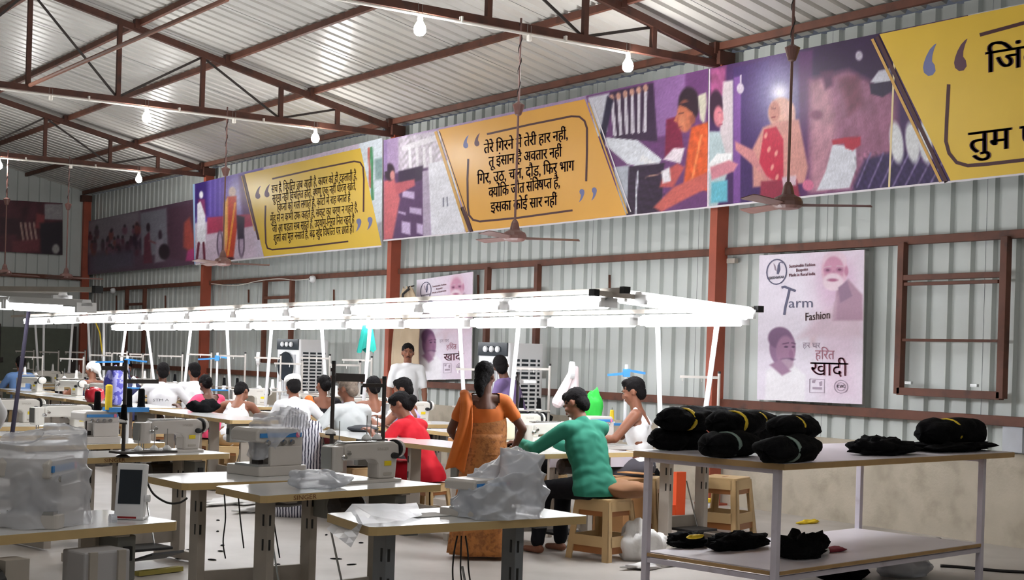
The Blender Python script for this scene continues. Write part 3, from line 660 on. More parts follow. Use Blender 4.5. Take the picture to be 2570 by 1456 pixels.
# --- two posters
def poster(lab, c, K, X):
    B = Board('printed_poster', lab, 'poster', c, X=X, thick=.01)
    q = lambda x, y: K(x, y)
    def f(P):
        def pl(pts, col, s=2, a=1): P.poly([q(*p) for p in pts], col, s, a)
        def el(x, y, rx, ry, col, s=3, a=1, ang=0):
            cx, cy = q(x, y); kx = abs(q(x+1, y)[0]-cx); ky = abs(q(x, y+1)[1]-cy); P.ell(cx, cy, rx*kx, ry*ky, col, ang, s, a)
        pl([(120, 0), (265, 0), (265, 376), (170, 376)], (226, 200, 222), 60, .8)
        el(196, 80, 48, 70, (206, 160, 196), 30, .35)
        pl([(150, 160), (200, 128), (265, 150), (265, 215), (100, 215)], (214, 186, 204), 22, .8)
        # head of an elderly man: white hair and beard, tinted rose
        pl([(196, 95), (225, 70), (262, 110), (264, 172), (190, 172)], (174, 132, 158), 8)
        el(190, 48, 33, 46, (222, 176, 200), 5); el(190, 22, 30, 22, (226, 196, 214), 7); el(188, 46, 26, 34, (206, 140, 172), 6)
        pl([(163, 38), (182, 35), (182, 38), (164, 41)], (206, 170, 190), 3); pl([(195, 35), (213, 37), (213, 40), (195, 38)], (206, 170, 190), 3); el(173, 46, 10, 7, (184, 116, 150), 3); el(203, 46, 10, 7, (184, 116, 150), 3); el(173, 46, 5, 2.6, (110, 50, 86), 2); el(203, 46, 5, 2.6, (110, 50, 86), 2)
        el(188, 58, 5, 10, (190, 118, 154), 4); el(187, 76, 26, 22, (232, 206, 220), 7); el(186, 71, 13, 4, (170, 90, 128), 4); el(220, 50, 5, 12, (196, 124, 158), 3)
        pl([(200, 90), (222, 74), (236, 112), (206, 128)], (146, 110, 140), 6); pl([(190, 128), (200, 112), (196, 170), (186, 172)], (190, 152, 176), 8)
        # head of a man with short dark hair in profile-like three quarter view
        pl([(22, 300), (40, 290), (92, 285), (122, 310), (120, 376), (20, 376)], (240, 236, 244), 10)
        el(62, 240, 33, 48, (142, 98, 140), 4); el(55, 215, 30, 28, (118, 78, 120), 6); el(70, 250, 24, 40, (162, 112, 150), 6)
        pl([(62, 229), (78, 226), (78, 229), (62, 232)], (92, 52, 92), 3); pl([(84, 226), (95, 228), (95, 231), (84, 229)], (92, 52, 92), 3); el(71, 238, 5, 2.6, (80, 44, 84), 2); el(89, 238, 4, 2.6, (80, 44, 84), 2); pl([(86, 238), (94, 258), (82, 260)], (176, 126, 162), 4); el(84, 256, 6, 11, (150, 96, 138), 4); el(76, 270, 16, 4, (92, 54, 94), 4); el(72, 282, 18, 14, (176, 142, 168), 7)
        pl([(30, 285), (56, 270), (84, 300), (62, 312)], (156, 112, 148), 7)
        pl([(130, 210), (150, 205), (146, 240), (128, 236)], (216, 186, 200), 10, .6)
    B.print(f, (232, 222, 238), 130, 180, name='poster_print')
    ink = M('poster_blue_ink', (86, 84, 112), .5); ink2 = M('poster_maroon_ink', (158, 92, 112), .5); gry = M('poster_grey_ink', (158, 140, 158), .5)
    ring = [q(45+40*.62*math.cos(a), 45+32*math.sin(a)) for a in np.linspace(0, 2*math.pi, 25)]
    w = abs(q(1, 0)[0]-q(0, 0)[0])
    B.stroke('emblem_ring', ring, 3*w, ink)
    B.flat('emblem_leaf', [q(47, 28), (q(52, 20)), q(54, 40), q(50, 52), q(45, 50)], ink); B.flat('emblem_leaf', [q(36, 22), q(41, 28), q(45, 44), q(40, 40)], gry)
    B.stroke('emblem_leaf', [q(50, 24), q(56, 20), q(60, 24)], 2.5*w, ink)
    letter(B, 'lettering', 'GREENWEAR', q(25, 64), q(64, 62), 6*w, ink)
    for l, y, a, b in (('Sustainable Fashion', 36, 76, 142), ('Bespoke', 47, 94, 124), ('Made in Rural India', 59, 76, 142)):
        letter(B, 'lettering', l, q(a, y), q(b, y-2), 7*w, ink2)
    B.stroke('script_letter', [q(58, 86), q(66, 84), q(84, 92), q(94, 96)], 6*w, ink); B.stroke('script_letter', [q(78, 92), q(74, 112), q(68, 138), q(66, 156)], 6*w, ink)
    letter(B, 'lettering', 'arm', q(76, 138), q(140, 138), 22*w, ink, strikes=(0,))
    letter(B, 'lettering', 'Fashion', q(118, 172), q(182, 166), 18*w, M('poster_pale_ink', (196, 168, 172), .5))
    letter(B, 'lettering', 'हर घर', q(114, 240), q(158, 240), 13*w, gry, strikes=(0,)); letter(B, 'lettering', 'हिरत', q(146, 268), q(194, 268), 22*w, ink2, strikes=(0,))
    letter(B, 'lettering', 'खादी', q(134, 308), q(228, 308), 32*w, ink2, strikes=(0, .03))
    B.stroke('stamp_frame', [q(133, 318), q(170, 318), q(170, 352), q(133, 352), q(133, 318)], 2*w, gry)
    B.flat('stamp_mark', [q(138, 322), q(148, 320), q(146, 328), q(139, 328)], gry); B.flat('stamp_mark', [q(156, 326), q(164, 322), q(164, 334), q(158, 336)], gry); B.flat('stamp_mark', [q(140, 338), q(164, 338), q(164, 344), q(140, 344)], gry)
    B.stroke('seal_ring', [q(212+17*math.cos(a), 335+16*math.sin(a)) for a in np.linspace(0, 2*math.pi, 17)], 2*w, gry)
    B.stroke('seal_ring', [q(212+11*math.cos(a), 335+10*math.sin(a)) for a in np.linspace(0, 2*math.pi, 13)], 2*w, gry)
    letter(B, 'lettering', 'KVIC', q(201, 338), q(223, 337), 7*w, gry)
def K1(x, y): u = x/265; return (1906-u*0-y*.016+x*.995, 641+(-14*u)+y*(362+26*u)/376)
poster('large pale rose poster right of the red column, with two portraits and script', [K1(0, 0), K1(265, 0), K1(265, 376), K1(0, 376)], K1, 10.53)
def K2(x, y): u = x/265; return (1046+u*141-y*.01, 703-21*u+y*(252+17*u)/376)
poster('small pale rose poster beside the beige coat, half hidden behind poles', [K2(0, 0), K2(265, 0), K2(265, 376), K2(0, 376)], K2, 10.53)
# ---------------------------------------------------------------- sewing tables and machines (prototypes)
TH = .76
def rbox(w, d, r, k=4):           # rounded rectangle outline
    P = []
    for cx, cy, a0 in ((w/2-r, d/2-r, 0), (-w/2+r, d/2-r, 90), (-w/2+r, -d/2+r, 180), (w/2-r, -d/2+r, 270)):
        for i in range(k+1): a = math.radians(a0+90*i/k); P.append((cx+r*math.cos(a), cy+r*math.sin(a)))
    return P
XZ = Matrix(((1, 0, 0, 0), (0, 0, -1, 0), (0, 1, 0, 0), (0, 0, 0, 1)))     # profile x,z extruded along -y
YZ = Matrix(((0, 0, 1, 0), (1, 0, 0, 0), (0, 1, 0, 0), (0, 0, 0, 1)))      # profile y,z extruded along x
def flat_text(txt, h, w=None):
    V, F = _text_mesh(txt); mx = max(v[0] for v in V); my = max(v[1] for v in V); mn = min(v[0] for v in V)
    k = h/.7; kx = (w/(mx-mn)) if w else k
    return [((a-mn)*kx, b*k) for a, b in V], F
def text_part(name, txt, h, o, ex, ey, mat, parent, w=None):
    V, F = flat_text(txt, h, w); ex, ey, o = Vector(ex), Vector(ey), Vector(o)
    return obj(name, G().add([o+ex*a+ey*b for a, b in V], F), mat, parent)
def make_table(label, loc, rz, W=1.2, D=.55, group=None, brand=True, motor=True, pedal=True, box=True, legm=None, name='sewing_table', skew=.0):
    t = thing(name, label, 'table', loc, rz, group); lm = legm or m_leg
    c = .03
    top = [(-W/2+c, -D/2), (W/2-.02, -D/2), (W/2, -D/2+.02), (W/2, D/2-.02), (W/2-.02, D/2), (-W/2+.02+skew, D/2), (-W/2+skew*.9, D/2-.02), (-W/2, -D/2+c*.7)]
    obj('worktop', G().prism([(x*.998, y*.996) for x, y in top], TH-.036, TH), m_white, t)
    obj('edge_band', G().prism(top, TH-.038, TH-.0015), m_band, t)
    for s in (-1, 1):
        x = s*(W/2-.24)
        g = G().box((x, .0, .40), (.05, .11, .66)).box((x, 0, TH-.045), (.07, D*.8, .02))
        l = obj('leg', g, lm, t, bevel=.004)
        for yy, zz in ((-.02, .60), (-.02, .47)): obj('slot', G().box((x-.0265, yy, zz), (.003, .012, .06)), m_dark, l)
        for xx, zz in ((x-.01, .60), (x-.01, .47)): obj('slot', G().box((xx, -.056, zz), (.012, .003, .055)), m_dark, l)
        obj('foot', G().box((x, 0, .045), (.06, D*.95, .06)), lm, t, bevel=.004)
    obj('crossbar', G().box((0, .05, .17), (W-.50, .03, .10)), lm, t, bevel=.003)
    if brand:
        text_part('lettering', 'SINGER', .024, (-W/2+.20, -D/2-.0012, TH-.032), (1, 0, 0), (0, 0, 1), m_brand, t, w=.155)
    if motor:
        g = G().lathe((.28, .12, .62), [(.02, -.11), (.06, -.10), (.065, 0), (.06, .08), (.03, .10), (.02, .13)], 14, 'X')
        mo = obj('motor', g, m_iron, t, smooth=False); obj('motor_bracket', G().box((.28, .12, .70), (.10, .08, .06)), m_iron, mo)
    if box:
        b = obj('control_box', G().box((.40, -.08, .61), (.09, .22, .19)), M('grey_control_box', (120, 120, 116), .5), t, bevel=.006)
        obj('switch', G().box((.40, -.196, .63), (.04, .012, .06)), m_dark, b)
    if pedal:
        obj('treadle', G().box((.03, -.10, .12), (.30, .24, .02)), m_dark, t, bevel=.004)
        obj('treadle_rod', G().rod((.16, -.02, .12), (.14, .1, .5), .006, n=6), m_chrome, t)
    return t
def make_machine(label, loc, rz, cat='sewing machine', group=None, body=None, far=False):
    """flat bed lockstitch head; operator on the -y side, needle at -x, handwheel at +x"""
    bm_ = body or m_mach
    t = thing('sewing_machine', label, cat, loc, rz, group); t.scale = (1.04, 1, .78)
    obj('bed', G().prism(rbox(.47, .178, .02), 0, .022), bm_, t, bevel=.003)
    arm = [(-.165, .165), (-.165, .262), (-.145, .285), (.20, .292), (.235, .27), (.24, .21), (.225, .17), (.215, .02), (.085, .02), (.085, .13), (.065, .160), (.03, .168)]
    g = G().prism([(x, z) for x, z in arm], -.052, .052, XZ)
    obj('arm', g, bm_, t, bevel=.014)
    h = obj('needle_head', G().prism(rbox(.085, .118, .028), .085, .268, Matrix.Translation((-.205, 0, 0))), bm_, t, bevel=.006)
    obj('face_plate', G().box((-.249, 0, .185), (.004, .09, .15)), m_chrome, h)
    obj('needle_bar', G().rod((-.215, -.01, .09), (-.215, -.01, .04), .005, n=6).rod((-.198, -.01, .10), (-.198, -.01, .022), .004, n=6).box((-.205, -.025, .024), (.022, .04, .006)), m_chrome, h)
    obj('tension_dial', G().lathe((-.172, -.062, .19), [(.006, .012), (.020, .008), (.020, 0), (.010, -.004), (.010, -.016)], 10, 'Y').lathe((-.135, -.062, .215), [(.004, .012), (.012, .008), (.012, -.002)], 8, 'Y').rod((-.15, -.06, .235), (-.15, -.085, .235), .003, n=5), m_chrome, t)
    obj('handwheel', G().lathe((.255, 0, .235), [(.03, -.012), (.058, -.010), (.064, 0), (.064, .018), (.05, .030), (.02, .034)], 18, 'X'), bm_, t, smooth=False)
    obj('wheel_ring', G().lathe((.244, 0, .235), [(.066, -.006), (.070, -.004), (.070, .004), (.066, .006)], 18, 'X'), m_dark, t)
    obj('label_sticker', G().box((.150, -.0545, .135), (.050, .003, .034)), m_yellow, t)
    obj('maker_plate', G().box((.150, -.054, .058), (.06, .002, .018)), m_leg, t)
    text_part('lettering', 'SINGER', .020, (.07, -.0545, .232), (1, 0, 0), (0, 0, 1), m_leg, t, w=.085)
    obj('top_cover', G().box((-.02, 0, .293), (.26, .07, .006)), m_chrome, t)
    obj('stitch_dial', G().lathe((.195, -.052, .19), [(.006, -.022), (.022, -.02), (.024, 0)], 12, 'Y'), m_dark, t)
    return t
def spool(t, x, y, z, mat, full=True):
    obj('spool_pin', G().rod((x, y, z), (x, y, z+.14), .003, n=5), m_chrome, t)
    obj('spool_seat', G().lathe((x, y, z), [(.03, 0), (.028, .012), (.010, .03)], 10), m_tubew, t)
    if full: obj('thread_spool', G().lathe((x, y, z+.012), [(.026, 0), (.022, .02), (.017, .10), (.014, .105)], 12), mat, t)
def make_stand(label, loc, rz, h=.62, spools=(None, None), group=None, mat=None, arm=.30):
    """thread stand: pole at the right, arm and spool tray reaching to the left"""
    mt = mat or m_stand
    t = thing('thread_stand', label, 'thread stand', loc, rz, group)
    obj('pole', G().rod((0, 0, 0), (0, 0, h), .0125, n=10), mt, t)
    obj('foot_plate', G().lathe((0, 0, 0), [(.045, 0), (.045, .008), (.02, .02)], 12), mt, t)
    obj('pole_cap', G().rod((0, 0, h), (0, 0, h+.02), .014, n=8), m_dark, t)
    obj('guide_arm', G().bar((.01, 0, h-.035), (-arm, 0, h-.035), .014, .022), mt, t)
    obj('thread_guide', G().rod((-arm+.02, 0, h-.035), (-arm+.02, -.02, h-.075), .003, n=5).rod((-arm*.45, 0, h-.035), (-arm*.45, -.02, h-.075), .003, n=5), mt, t)
    obj('spool_tray', G().box((-arm*.52, 0, .225), (arm*1.12, .07, .012)), mt, t)
    for i, s in enumerate(spools):
        spool(t, -arm*(.28+.5*i), 0, .23, s or m_wcloth, s is not None)
    return t
def make_overlock(label, loc, rz, group=None):
    t = thing('overlock_machine', label, 'sewing machine', loc, rz, group)
    obj('base_box', G().prism(rbox(.30, .27, .02), 0, .05), m_mach, t, bevel=.004)
    obj('body', G().prism([(-.02, .05), (.145, .05), (.145, .19), (.12, .24), (-.13, .24), (-.15, .225), (-.15, .175), (-.04, .155), (-.03, .06)], -.10, .10, XZ), m_mach, t, bevel=.008)
    obj('looper_cover', G().box((.02, -.115, .10), (.20, .02, .10)), m_mach, t, bevel=.004)
    obj('cloth_plate', G().box((-.10, -.03, .055), (.10, .18, .012)), m_chrome, t)
    obj('presser_foot', G().box((-.075, -.02, .075), (.03, .05, .03)).rod((-.075, 0, .08), (-.075, 0, .18), .006, n=6), m_iron, t)
    obj('front_trim', G().box((0, -.103, .205), (.26, .006, .022)), m_blue, t)
    for k in range(4): obj('tension_knob', G().lathe((-.09+k*.05, -.105, .17), [(.012, -.02), (.014, -.012), (.012, 0)], 8, 'Y'), m_chrome, t)
    obj('handwheel', G().lathe((.15, .03, .14), [(.02, 0), (.055, .004), (.058, .02), (.03, .032)], 16, 'X'), m_mach, t)
    obj('badge', G().lathe((.105, -.104, .205), [(.014, -.004), (.014, 0)], 10, 'Y'), M('pink_badge', (226, 120, 150), .5), t)
    return t
def make_stool(label, loc, rz, s=1.0, group=None):
    t = thing('plastic_stool', label, 'stool', loc, rz, group); H = .46*s; a, b = .155*s, .20*s
    def rad(z): return b+(a-b)*z/H
    g = G().prism(rbox(2*a, 2*a, .03), H-.025, H); obj('seat', g, m_stool, t, bevel=.006)
    obj('seat_slot', G().box((0, 0, H+.0005), (.10, .02, .003)), m_stoolb, t)
    for i in range(4):
        A = math.pi/2*i; R = Matrix.Rotation(A, 4, 'Z')
        # one wall panel: frame with a window, legs at the corners
        for sgn in (-1, 1):
            p = [(sgn*(rad(0)-.055*s), 0), (sgn*rad(0), 0), (sgn*rad(H-.02), H-.02), (sgn*(rad(H-.02)-.05*s), H-.02)]
            g = G(); V = []
            for off in (0, .012):
                V += [R @ Vector((x, -rad(z)+off, z)) for x, z in p]
            g.add(V, [(0, 1, 2, 3), (7, 6, 5, 4), (0, 4, 5, 1), (1, 5, 6, 2), (2, 6, 7, 3), (3, 7, 4, 0)])
            if sgn == -1:
                lg = obj('leg', g, m_stool, t)
            else:
                obj('leg_half', g, m_stool, lg)
        for z0, z1, mm, nm in ((H*.80, H-.02, m_stool, 'upper_rail'), (H*.23, H*.40, m_stool, 'lower_rail'), (H*.12, H*.23, m_stoolb, 'inner_rail'), (H*.72, H*.80, m_stoolb, 'inner_rail')):
            g = G(); V = []; ins = .012 if mm is m_stoolb else 0
            for off in (ins, .012+ins):
                V += [R @ Vector((x, -rad(z)+off, z)) for x, z in ((-rad(z0)+.04*s, z0), (rad(z0)-.04*s, z0), (rad(z1)-.04*s, z1), (-rad(z1)+.04*s, z1))]
            g.add(V, [(0, 1, 2, 3), (7, 6, 5, 4), (0, 4, 5, 1), (1, 5, 6, 2), (2, 6, 7, 3), (3, 7, 4, 0)]); obj(nm, g, mm, t)
    return t
def cover(name, label, loc, rz, fn, mat, nu=64, nv=30, cat='plastic cover', seed=0, crease=.02):
    """a thin sheet thrown over something: fn(a, v) gives radius pair and height, v=0 at the crown"""
    t = thing(name, label, cat, loc, rz); g = G()
    def P(u, v):
        a = u*2*math.pi; x, y, z = fn(a, v)
        w1 = fbm((8*(x+z)+seed, 3.2*(z-x), 5*y+2*x), 1.0, 2); w2 = fbm((5*(x-z)-seed, 9*(z+.5*y), 6*y), 1.0, 2)
        n = .75-1.7*abs(w1)-1.3*abs(w2); f = math.sin(a*7+seed+3*math.sin(a*2+seed))*.5*v
        k = 1+(crease*4*n+crease*2.2*f)*(.3+v)
        return (x*k, y*k, max(z+n*crease*.8*(1-v*.6), .002))
    g.grid(P, nu, nv, closed=True); g.f.append(tuple(range(nu-1, -1, -1)))
    o = obj('sheet', g, mat, t, smooth=True); return t
def heap(name, label, cat, loc, r, mat, seed=0, rz=0, rough=.35, n=30, m=16, group=None, smooth=True, sc=3.0, flat=.0):
    """a soft lump of cloth resting on z=0"""
    t = thing(name, label, cat, loc, rz, group); g = G()
    g.ell((0, 0, r[2]*.45), (r[0], r[1], r[2]*.62), n=n, m=m)
    V = []
    for x, y, z in g.v:
        d = fbm((x*sc/max(r[0], .05)*.5+seed, y*sc/max(r[1], .05)*.5, z*sc/max(r[2], .05)*.4+seed*2), 1.0, 4)
        k = 1+rough*d; V.append((x*k, y*k, max(z*(1+rough*d*.8), 0.0)))
    g.v = V; obj('cloth', g, mat, t, smooth=smooth); return t
def polyline_cable(name, label, pts, r, mat, cat='cable', sub=6):
    P = [Vector(p) for p in pts]; out = []
    for i in range(len(P)-1):
        a, b, c, d = P[max(i-1, 0)], P[i], P[i+1], P[min(i+2, len(P)-1)]
        for k in range(sub):
            t = k/sub; out.append(.5*((2*b)+(c-a)*t+(2*a-5*b+4*c-d)*t*t+(3*b-a-3*c+d)*t**3))
    out.append(P[-1]); g = G().tube(out, r, 5); o = obj(name, g, mat, smooth=True); return tag(o, label, cat)
# ---------------------------------------------------------------- people
def voxel(g, size, smooth=3, name='body', disp=None):
    me = g.mesh('tmp'); o = bpy.data.objects.new('tmp', me); COL.objects.link(o)
    r = o.modifiers.new('r', 'REMESH'); r.mode = 'VOXEL'; r.voxel_size = size
    if smooth: s = o.modifiers.new('s', 'SMOOTH'); s.iterations = smooth; s.factor = .5
    dg = bpy.context.evaluated_depsgraph_get(); ev = o.evaluated_get(dg)
    out = bpy.data.meshes.new_from_object(ev); out.name = name
    COL.objects.unlink(o); bpy.data.objects.remove(o); bpy.data.meshes.remove(me)
    if disp:
        n = len(out.vertices); co = np.empty(n*3, np.float32); no = np.empty(n*3, np.float32)
        out.vertices.foreach_get('co', co); out.vertices.foreach_get('normal', no)
        co = co.reshape(-1, 3); no = no.reshape(-1, 3)
        co += no*disp(co)[:, None]; out.vertices.foreach_set('co', co.ravel()); out.update()
    out.polygons.foreach_set('use_smooth', [True]*len(out.polygons)); return out
def folds(amp, seed, fz=9.0):
    rng = np.random.RandomState(seed); W = [(rng.randn(3)*fz*(1+i*.6), rng.rand()*6.28) for i in range(5)]
    def f(c):
        s = sum(np.sin(c @ w+ph+1.3*np.sin(c @ w[::-1]*.7)) for w, ph in W)/5
        return (amp*(s-.3*np.abs(s))).astype(np.float32)
    return f
def clip_mesh(me, planes):
    bm = bmesh.new(); bm.from_mesh(me)
    for co, no in planes:
        r = bmesh.ops.bisect_plane(bm, geom=bm.verts[:]+bm.edges[:]+bm.faces[:], plane_co=co, plane_no=no, clear_outer=True)
        ed = [e for e in r['geom_cut'] if isinstance(e, bmesh.types.BMEdge)]
        if ed: bmesh.ops.holes_fill(bm, edges=ed)
    bm.to_mesh(me); bm.free(); return me
m_skin = M('brown_skin', (128, 82, 62), .5, var=.05, scale=6, spec=.35)
m_skin2 = M('dark_brown_skin', (96, 62, 48), .5, var=.05, scale=6, spec=.35)
m_hair = M('black_hair', (17, 14, 15), .8, var=.3, scale=40, bump=.6, bscale=120, spec=.15)
m_ghair = M('grey_brown_hair', (112, 98, 86), .65, var=.25, scale=40, bump=.5, bscale=120)
m_eye = M('eye_white', (206, 196, 186), .5); m_iris = M('dark_iris', (30, 20, 18), .3); m_lip = M('lip_brown', (122, 66, 58), .5)
def ik(a, b, l1, l2, hint):
    d = b-a; L = min(d.length, (l1+l2)*.995); u = d.normalized(); x = (l1*l1-l2*l2+L*L)/(2*L); h = math.sqrt(max(l1*l1-x*x, 0))
    p = (hint-u*hint.dot(u)); p = p.normalized() if p.length > 1e-5 else Vector((0, 0, -1)); return a+u*x+p*h, a+u*L
def hand(g, w, d, palm, side, k=1.0, open_=.35):
    """palm with four unequal bent fingers and a thumb off the side"""
    d = d.normalized(); n = (palm-d*palm.dot(d)).normalized(); s = d.cross(n)*side
    g.cap(w-d*.02, w+d*.02*k, .024*k, .026*k, 8)
    for i, o in enumerate((-.030, -.010, .010, .028)): g.cap(w+d*.015*k+s*o*.55*k, w+d*.082*k+s*o*k, .014*k, .0115*k, 8)
    for i, (o, L) in enumerate(((-.031, .058), (-.0105, .070), (.0105, .076), (.031, .066))):
        p0 = w+d*.085*k+s*o*k; p1 = p0+(d*math.cos(open_)+n*math.sin(open_)).normalized()*L*.45*k
        p2 = p1+(d*math.cos(open_*2.4)+n*math.sin(open_*2.4)).normalized()*L*.55*k
        g.cap(p0-d*.01, p1, .0098*k, .009*k, 8); g.cap(p1, p2, .009*k, .0075*k, 8)
    p0 = w+d*.025*k+s*.030*k; p1 = p0+(s*.75+d*.55+n*.3).normalized()*.038*k; p2 = p1+(d*.9+s*.15+n*.45).normalized()*.032*k
    g.cap(p0, p1, .0125*k, .0105*k, 8); g.cap(p1, p2, .0105*k, .008*k, 8)
def person(label, x, y, yaw, hip=.50, lean=15, twist=0, hp=10, hy=0, L=None, Rr=None, feet=None, top=None, tk='shirt', sleeve=.6, bottom=None, bk='pants', hair='short', hm=None, skin=None, vox=.012, stand=False, face=False, scale=1.0, side=0, lower=True, group=None, extra=None, fs=1, bulk=1.0, seat=None, scoop=0):
    """yaw: degrees anticlockwise from facing +y.  hands L/Rr in the figure's own frame (x right, y forward, z up from the floor)"""
    t = thing('person', label, 'person', (x, y, 0), math.radians(yaw), group); sk = skin or m_skin
    k = scale; V3 = lambda *a: Vector(a)
    P = V3(0, 0, hip); ln = math.radians(lean); sd = math.radians(side)
    d = V3(math.sin(sd), math.sin(ln)*math.cos(sd), math.cos(ln)*math.cos(sd)).normalized()
    fw = V3(0, math.cos(ln), -math.sin(ln)); rx = V3(math.cos(math.radians(twist)), math.sin(math.radians(twist)), -math.sin(sd)).normalized()
    chest = P+d*.30*k; nb = P+d*.475*k+fw*.0; sh = [P+d*.43*k-rx*.165*k*bulk, P+d*.43*k+rx*.165*k*bulk]
    M3 = Matrix((rx, fw, d)).transposed()
    hd = V3(0, math.sin(ln*.5+math.radians(hp)), math.cos(ln*.5+math.radians(hp)))
    hc = nb+d*.05*k+hd*.115*k
    # head frame
    fy = math.radians(hy); hf = V3(-math.sin(fy), math.cos(fy), 0); hf = (hf-hd*hf.dot(hd)).normalized(); hr = hf.cross(hd); H3 = Matrix((hr, hf, hd)).transposed()
    hp_ = lambda a, b, c: hc+H3 @ Vector((a, b, c))*k
    dl = V3(*(L or (-.16, .42, .82))); dr = V3(*(Rr or (.16, .42, .82)))
    el, wl = ik(sh[0], dl, .275*k, .25*k, V3(-.6, -.35, -.6)); er, wr_ = ik(sh[1], dr, .275*k, .25*k, V3(.6, -.35, -.6))
    feet = feet or ([(-.10, .36, 0), (.10, .36, 0)] if not stand else [(-.10, .02, 0), (.10, -.03, 0)])
    hips = [P+V3(-.09, 0, -.02)*k, P+V3(.09, 0, -.02)*k]; legs = []
    for h, f in zip(hips, feet):
        an = V3(f[0], f[1], .07); kn, an2 = ik(h, an, .43*k, .42*k, V3(0, 1, .35)); legs.append((h, kn, an2))
    def torso(g, e=0.0, hem=0.0, neck=True):
        g.ell(P+d*.0, ((.160+e)*k*bulk, (.112+e)*k, (.115+e)*k), M3); g.ell(P+d*.14*k, ((.140+e)*k*bulk, (.098+e)*k, (.15+e)*k), M3)
        g.ell(P+d*.29*k+fw*.008, ((.158+e)*k*bulk, (.106+e)*k, (.17+e)*k), M3)
        g.ell(P+d*.07*k, ((.148+e)*k*bulk, (.105+e)*k, (.14+e)*k), M3); g.ell(P+d*.215*k+fw*.004, ((.150+e)*k*bulk, (.102+e)*k, (.16+e)*k), M3)
        g.cap(sh[0]+rx*.03, sh[1]-rx*.03, (.056+e)*k, n=12); g.cap(P+d*.34*k-fw*.02, nb, (.085+e)*k, (.055+e*.6)*k, 12)
    g = G(); torso(g)
    g.cap(nb-d*.03*k, hc-hd*.03*k, .054*k, .050*k, 12)
    # head
    g.ell(hp_(0, -.012, .022), (.074*k, .094*k, .088*k), H3, 18, 12); g.ell(hp_(0, .022, -.040), (.058*k, .062*k, .068*k), H3, 16, 10)
    g.ell(hp_(0, .052, -.088), (.030*k, .026*k, .022*k), H3); g.ell(hp_(0, .074, .020), (.052*k, .016*k, .012*k), H3)
    g.cap(hp_(0, .082, .008), hp_(0, .100, -.030), .008*k, .0125*k, 8); g.cap(hp_(-.010, .088, -.034), hp_(.010, .088, -.034), .009*k, n=8)
    g.ell(hp_(0, .078, -.062), (.024*k, .012*k, .012*k), H3)
    for s in (-1, 1):
        g.ell(hp_(s*.076, -.012, -.010), (.009*k, .019*k, .031*k), H3); g.ell(hp_(s*.040, .064, -.022), (.024*k, .020*k, .022*k), H3)
    for s, e_, w_, side_ in ((sh[0], el, wl, -1), (sh[1], er, wr_, 1)):
        g.cap(s, e_, .048*k, .038*k, 12); g.cap(e_, w_, .037*k, .026*k, 12); g.cap(e_+(w_-e_)*.2, e_+(w_-e_)*.45, .040*k, .034*k, 10)
        dd = (w_-e_).normalized(); hand(g, w_, (dd+Vector((0, .35, -.1))).normalized(), Vector((0, -.15, -1)) if not (stand and dd.z < -.7) else Vector((-side_, .2, 0)), side_, k)
    if lower:
        for (h, kn, an), f in zip(legs, feet):
            g.cap(h, kn, .082*k, .056*k, 12); g.cap(kn, an, .055*k, .036*k, 12); g.cap(kn+(an-kn)*.2, kn+(an-kn)*.4, .058*k, .05*k, 10)
            fd = (Vector((0, 1, 0))); g.cap(an+V3(0, -.03, -.035), an+V3(0, .14, -.045), .032*k, .024*k, 10)
    obj('body', voxel(g, vox, 2), sk, t)
    # clothes
    fv = max(vox, .011)
    if top:
        g = G(); e = .014
        if tk == 'vest':
            g.ell(P, ((.160+e)*k, (.112+e)*k, (.115+e)*k), M3); g.ell(P+d*.14*k, ((.140+e)*k, (.098+e)*k, (.15+e)*k), M3); g.ell(P+d*.27*k+fw*.008, ((.150+e)*k, (.106+e)*k, (.145+e)*k), M3)
            for s in (-1, 1): g.cap(P+d*.34*k+rx*.085*s*k-fw*.085*k, P+d*.485*k+rx*.085*s*k-fw*.0, .026*k, .022*k, 8); g.cap(P+d*.485*k+rx*.085*s*k, P+d*.34*k+rx*.085*s*k+fw*.085*k, .022*k, .026*k, 8)
        else:
            torso(g, e)
            for s, e_, w_ in ((sh[0], el, wl), (sh[1], er, wr_)):
                if sleeve <= 1: g.cap(s, s+(e_-s)*sleeve, .062*k, .060*k-.008*sleeve*k, 12)
                else:
                    g.cap(s, e_, .062*k, .052*k, 12); g.cap(e_, e_+(w_-e_)*(sleeve-1), .052*k, .042*k, 12)
            if tk == 'shirt':      # collar and loose tail
                g.lathe((0, 0, 0), [(.066*k, -.02*k), (.062*k, .022*k), (.058*k, .022*k)], 14, 'Z', Matrix.Translation(nb-d*.005) @ Matrix((rx, fw, d)).transposed().to_4x4())
                g.ell(P-d*.05*k, (.182*k*bulk, .138*k, .19*k), M3); pl_h = hip-(.24 if stand else .085)*k
                if stand: g.ell(P-d*.12*k, (.180*k, .136*k, .20*k), M3)
        pl = []
        if tk == 'blouse': pl = [(P+d*.10*k, -d)]
        if tk == 'lownk': pl = []
        me = voxel(g, fv, 9, 'shirt', folds(.007*fs, int(abs(x*37+y*11))))
        if tk == 'shirt': pl = pl+[(Vector((0, 0, pl_h)), Vector((0, 0, -1)))]
        if pl: clip_mesh(me, [(c, n) for c, n in pl])
        if scoop:          # low back neckline
            bm = bmesh.new(); bm.from_mesh(me); cc = nb-fw*.07*k-d*.02*k
            bmesh.ops.delete(bm, geom=[v for v in bm.verts if (v.co-cc).length < scoop*k], context='VERTS'); bm.to_mesh(me); bm.free()
        obj({'vest': 'vest', 'blouse': 'blouse'}.get(tk, 'shirt'), me, top, t, smooth=True)
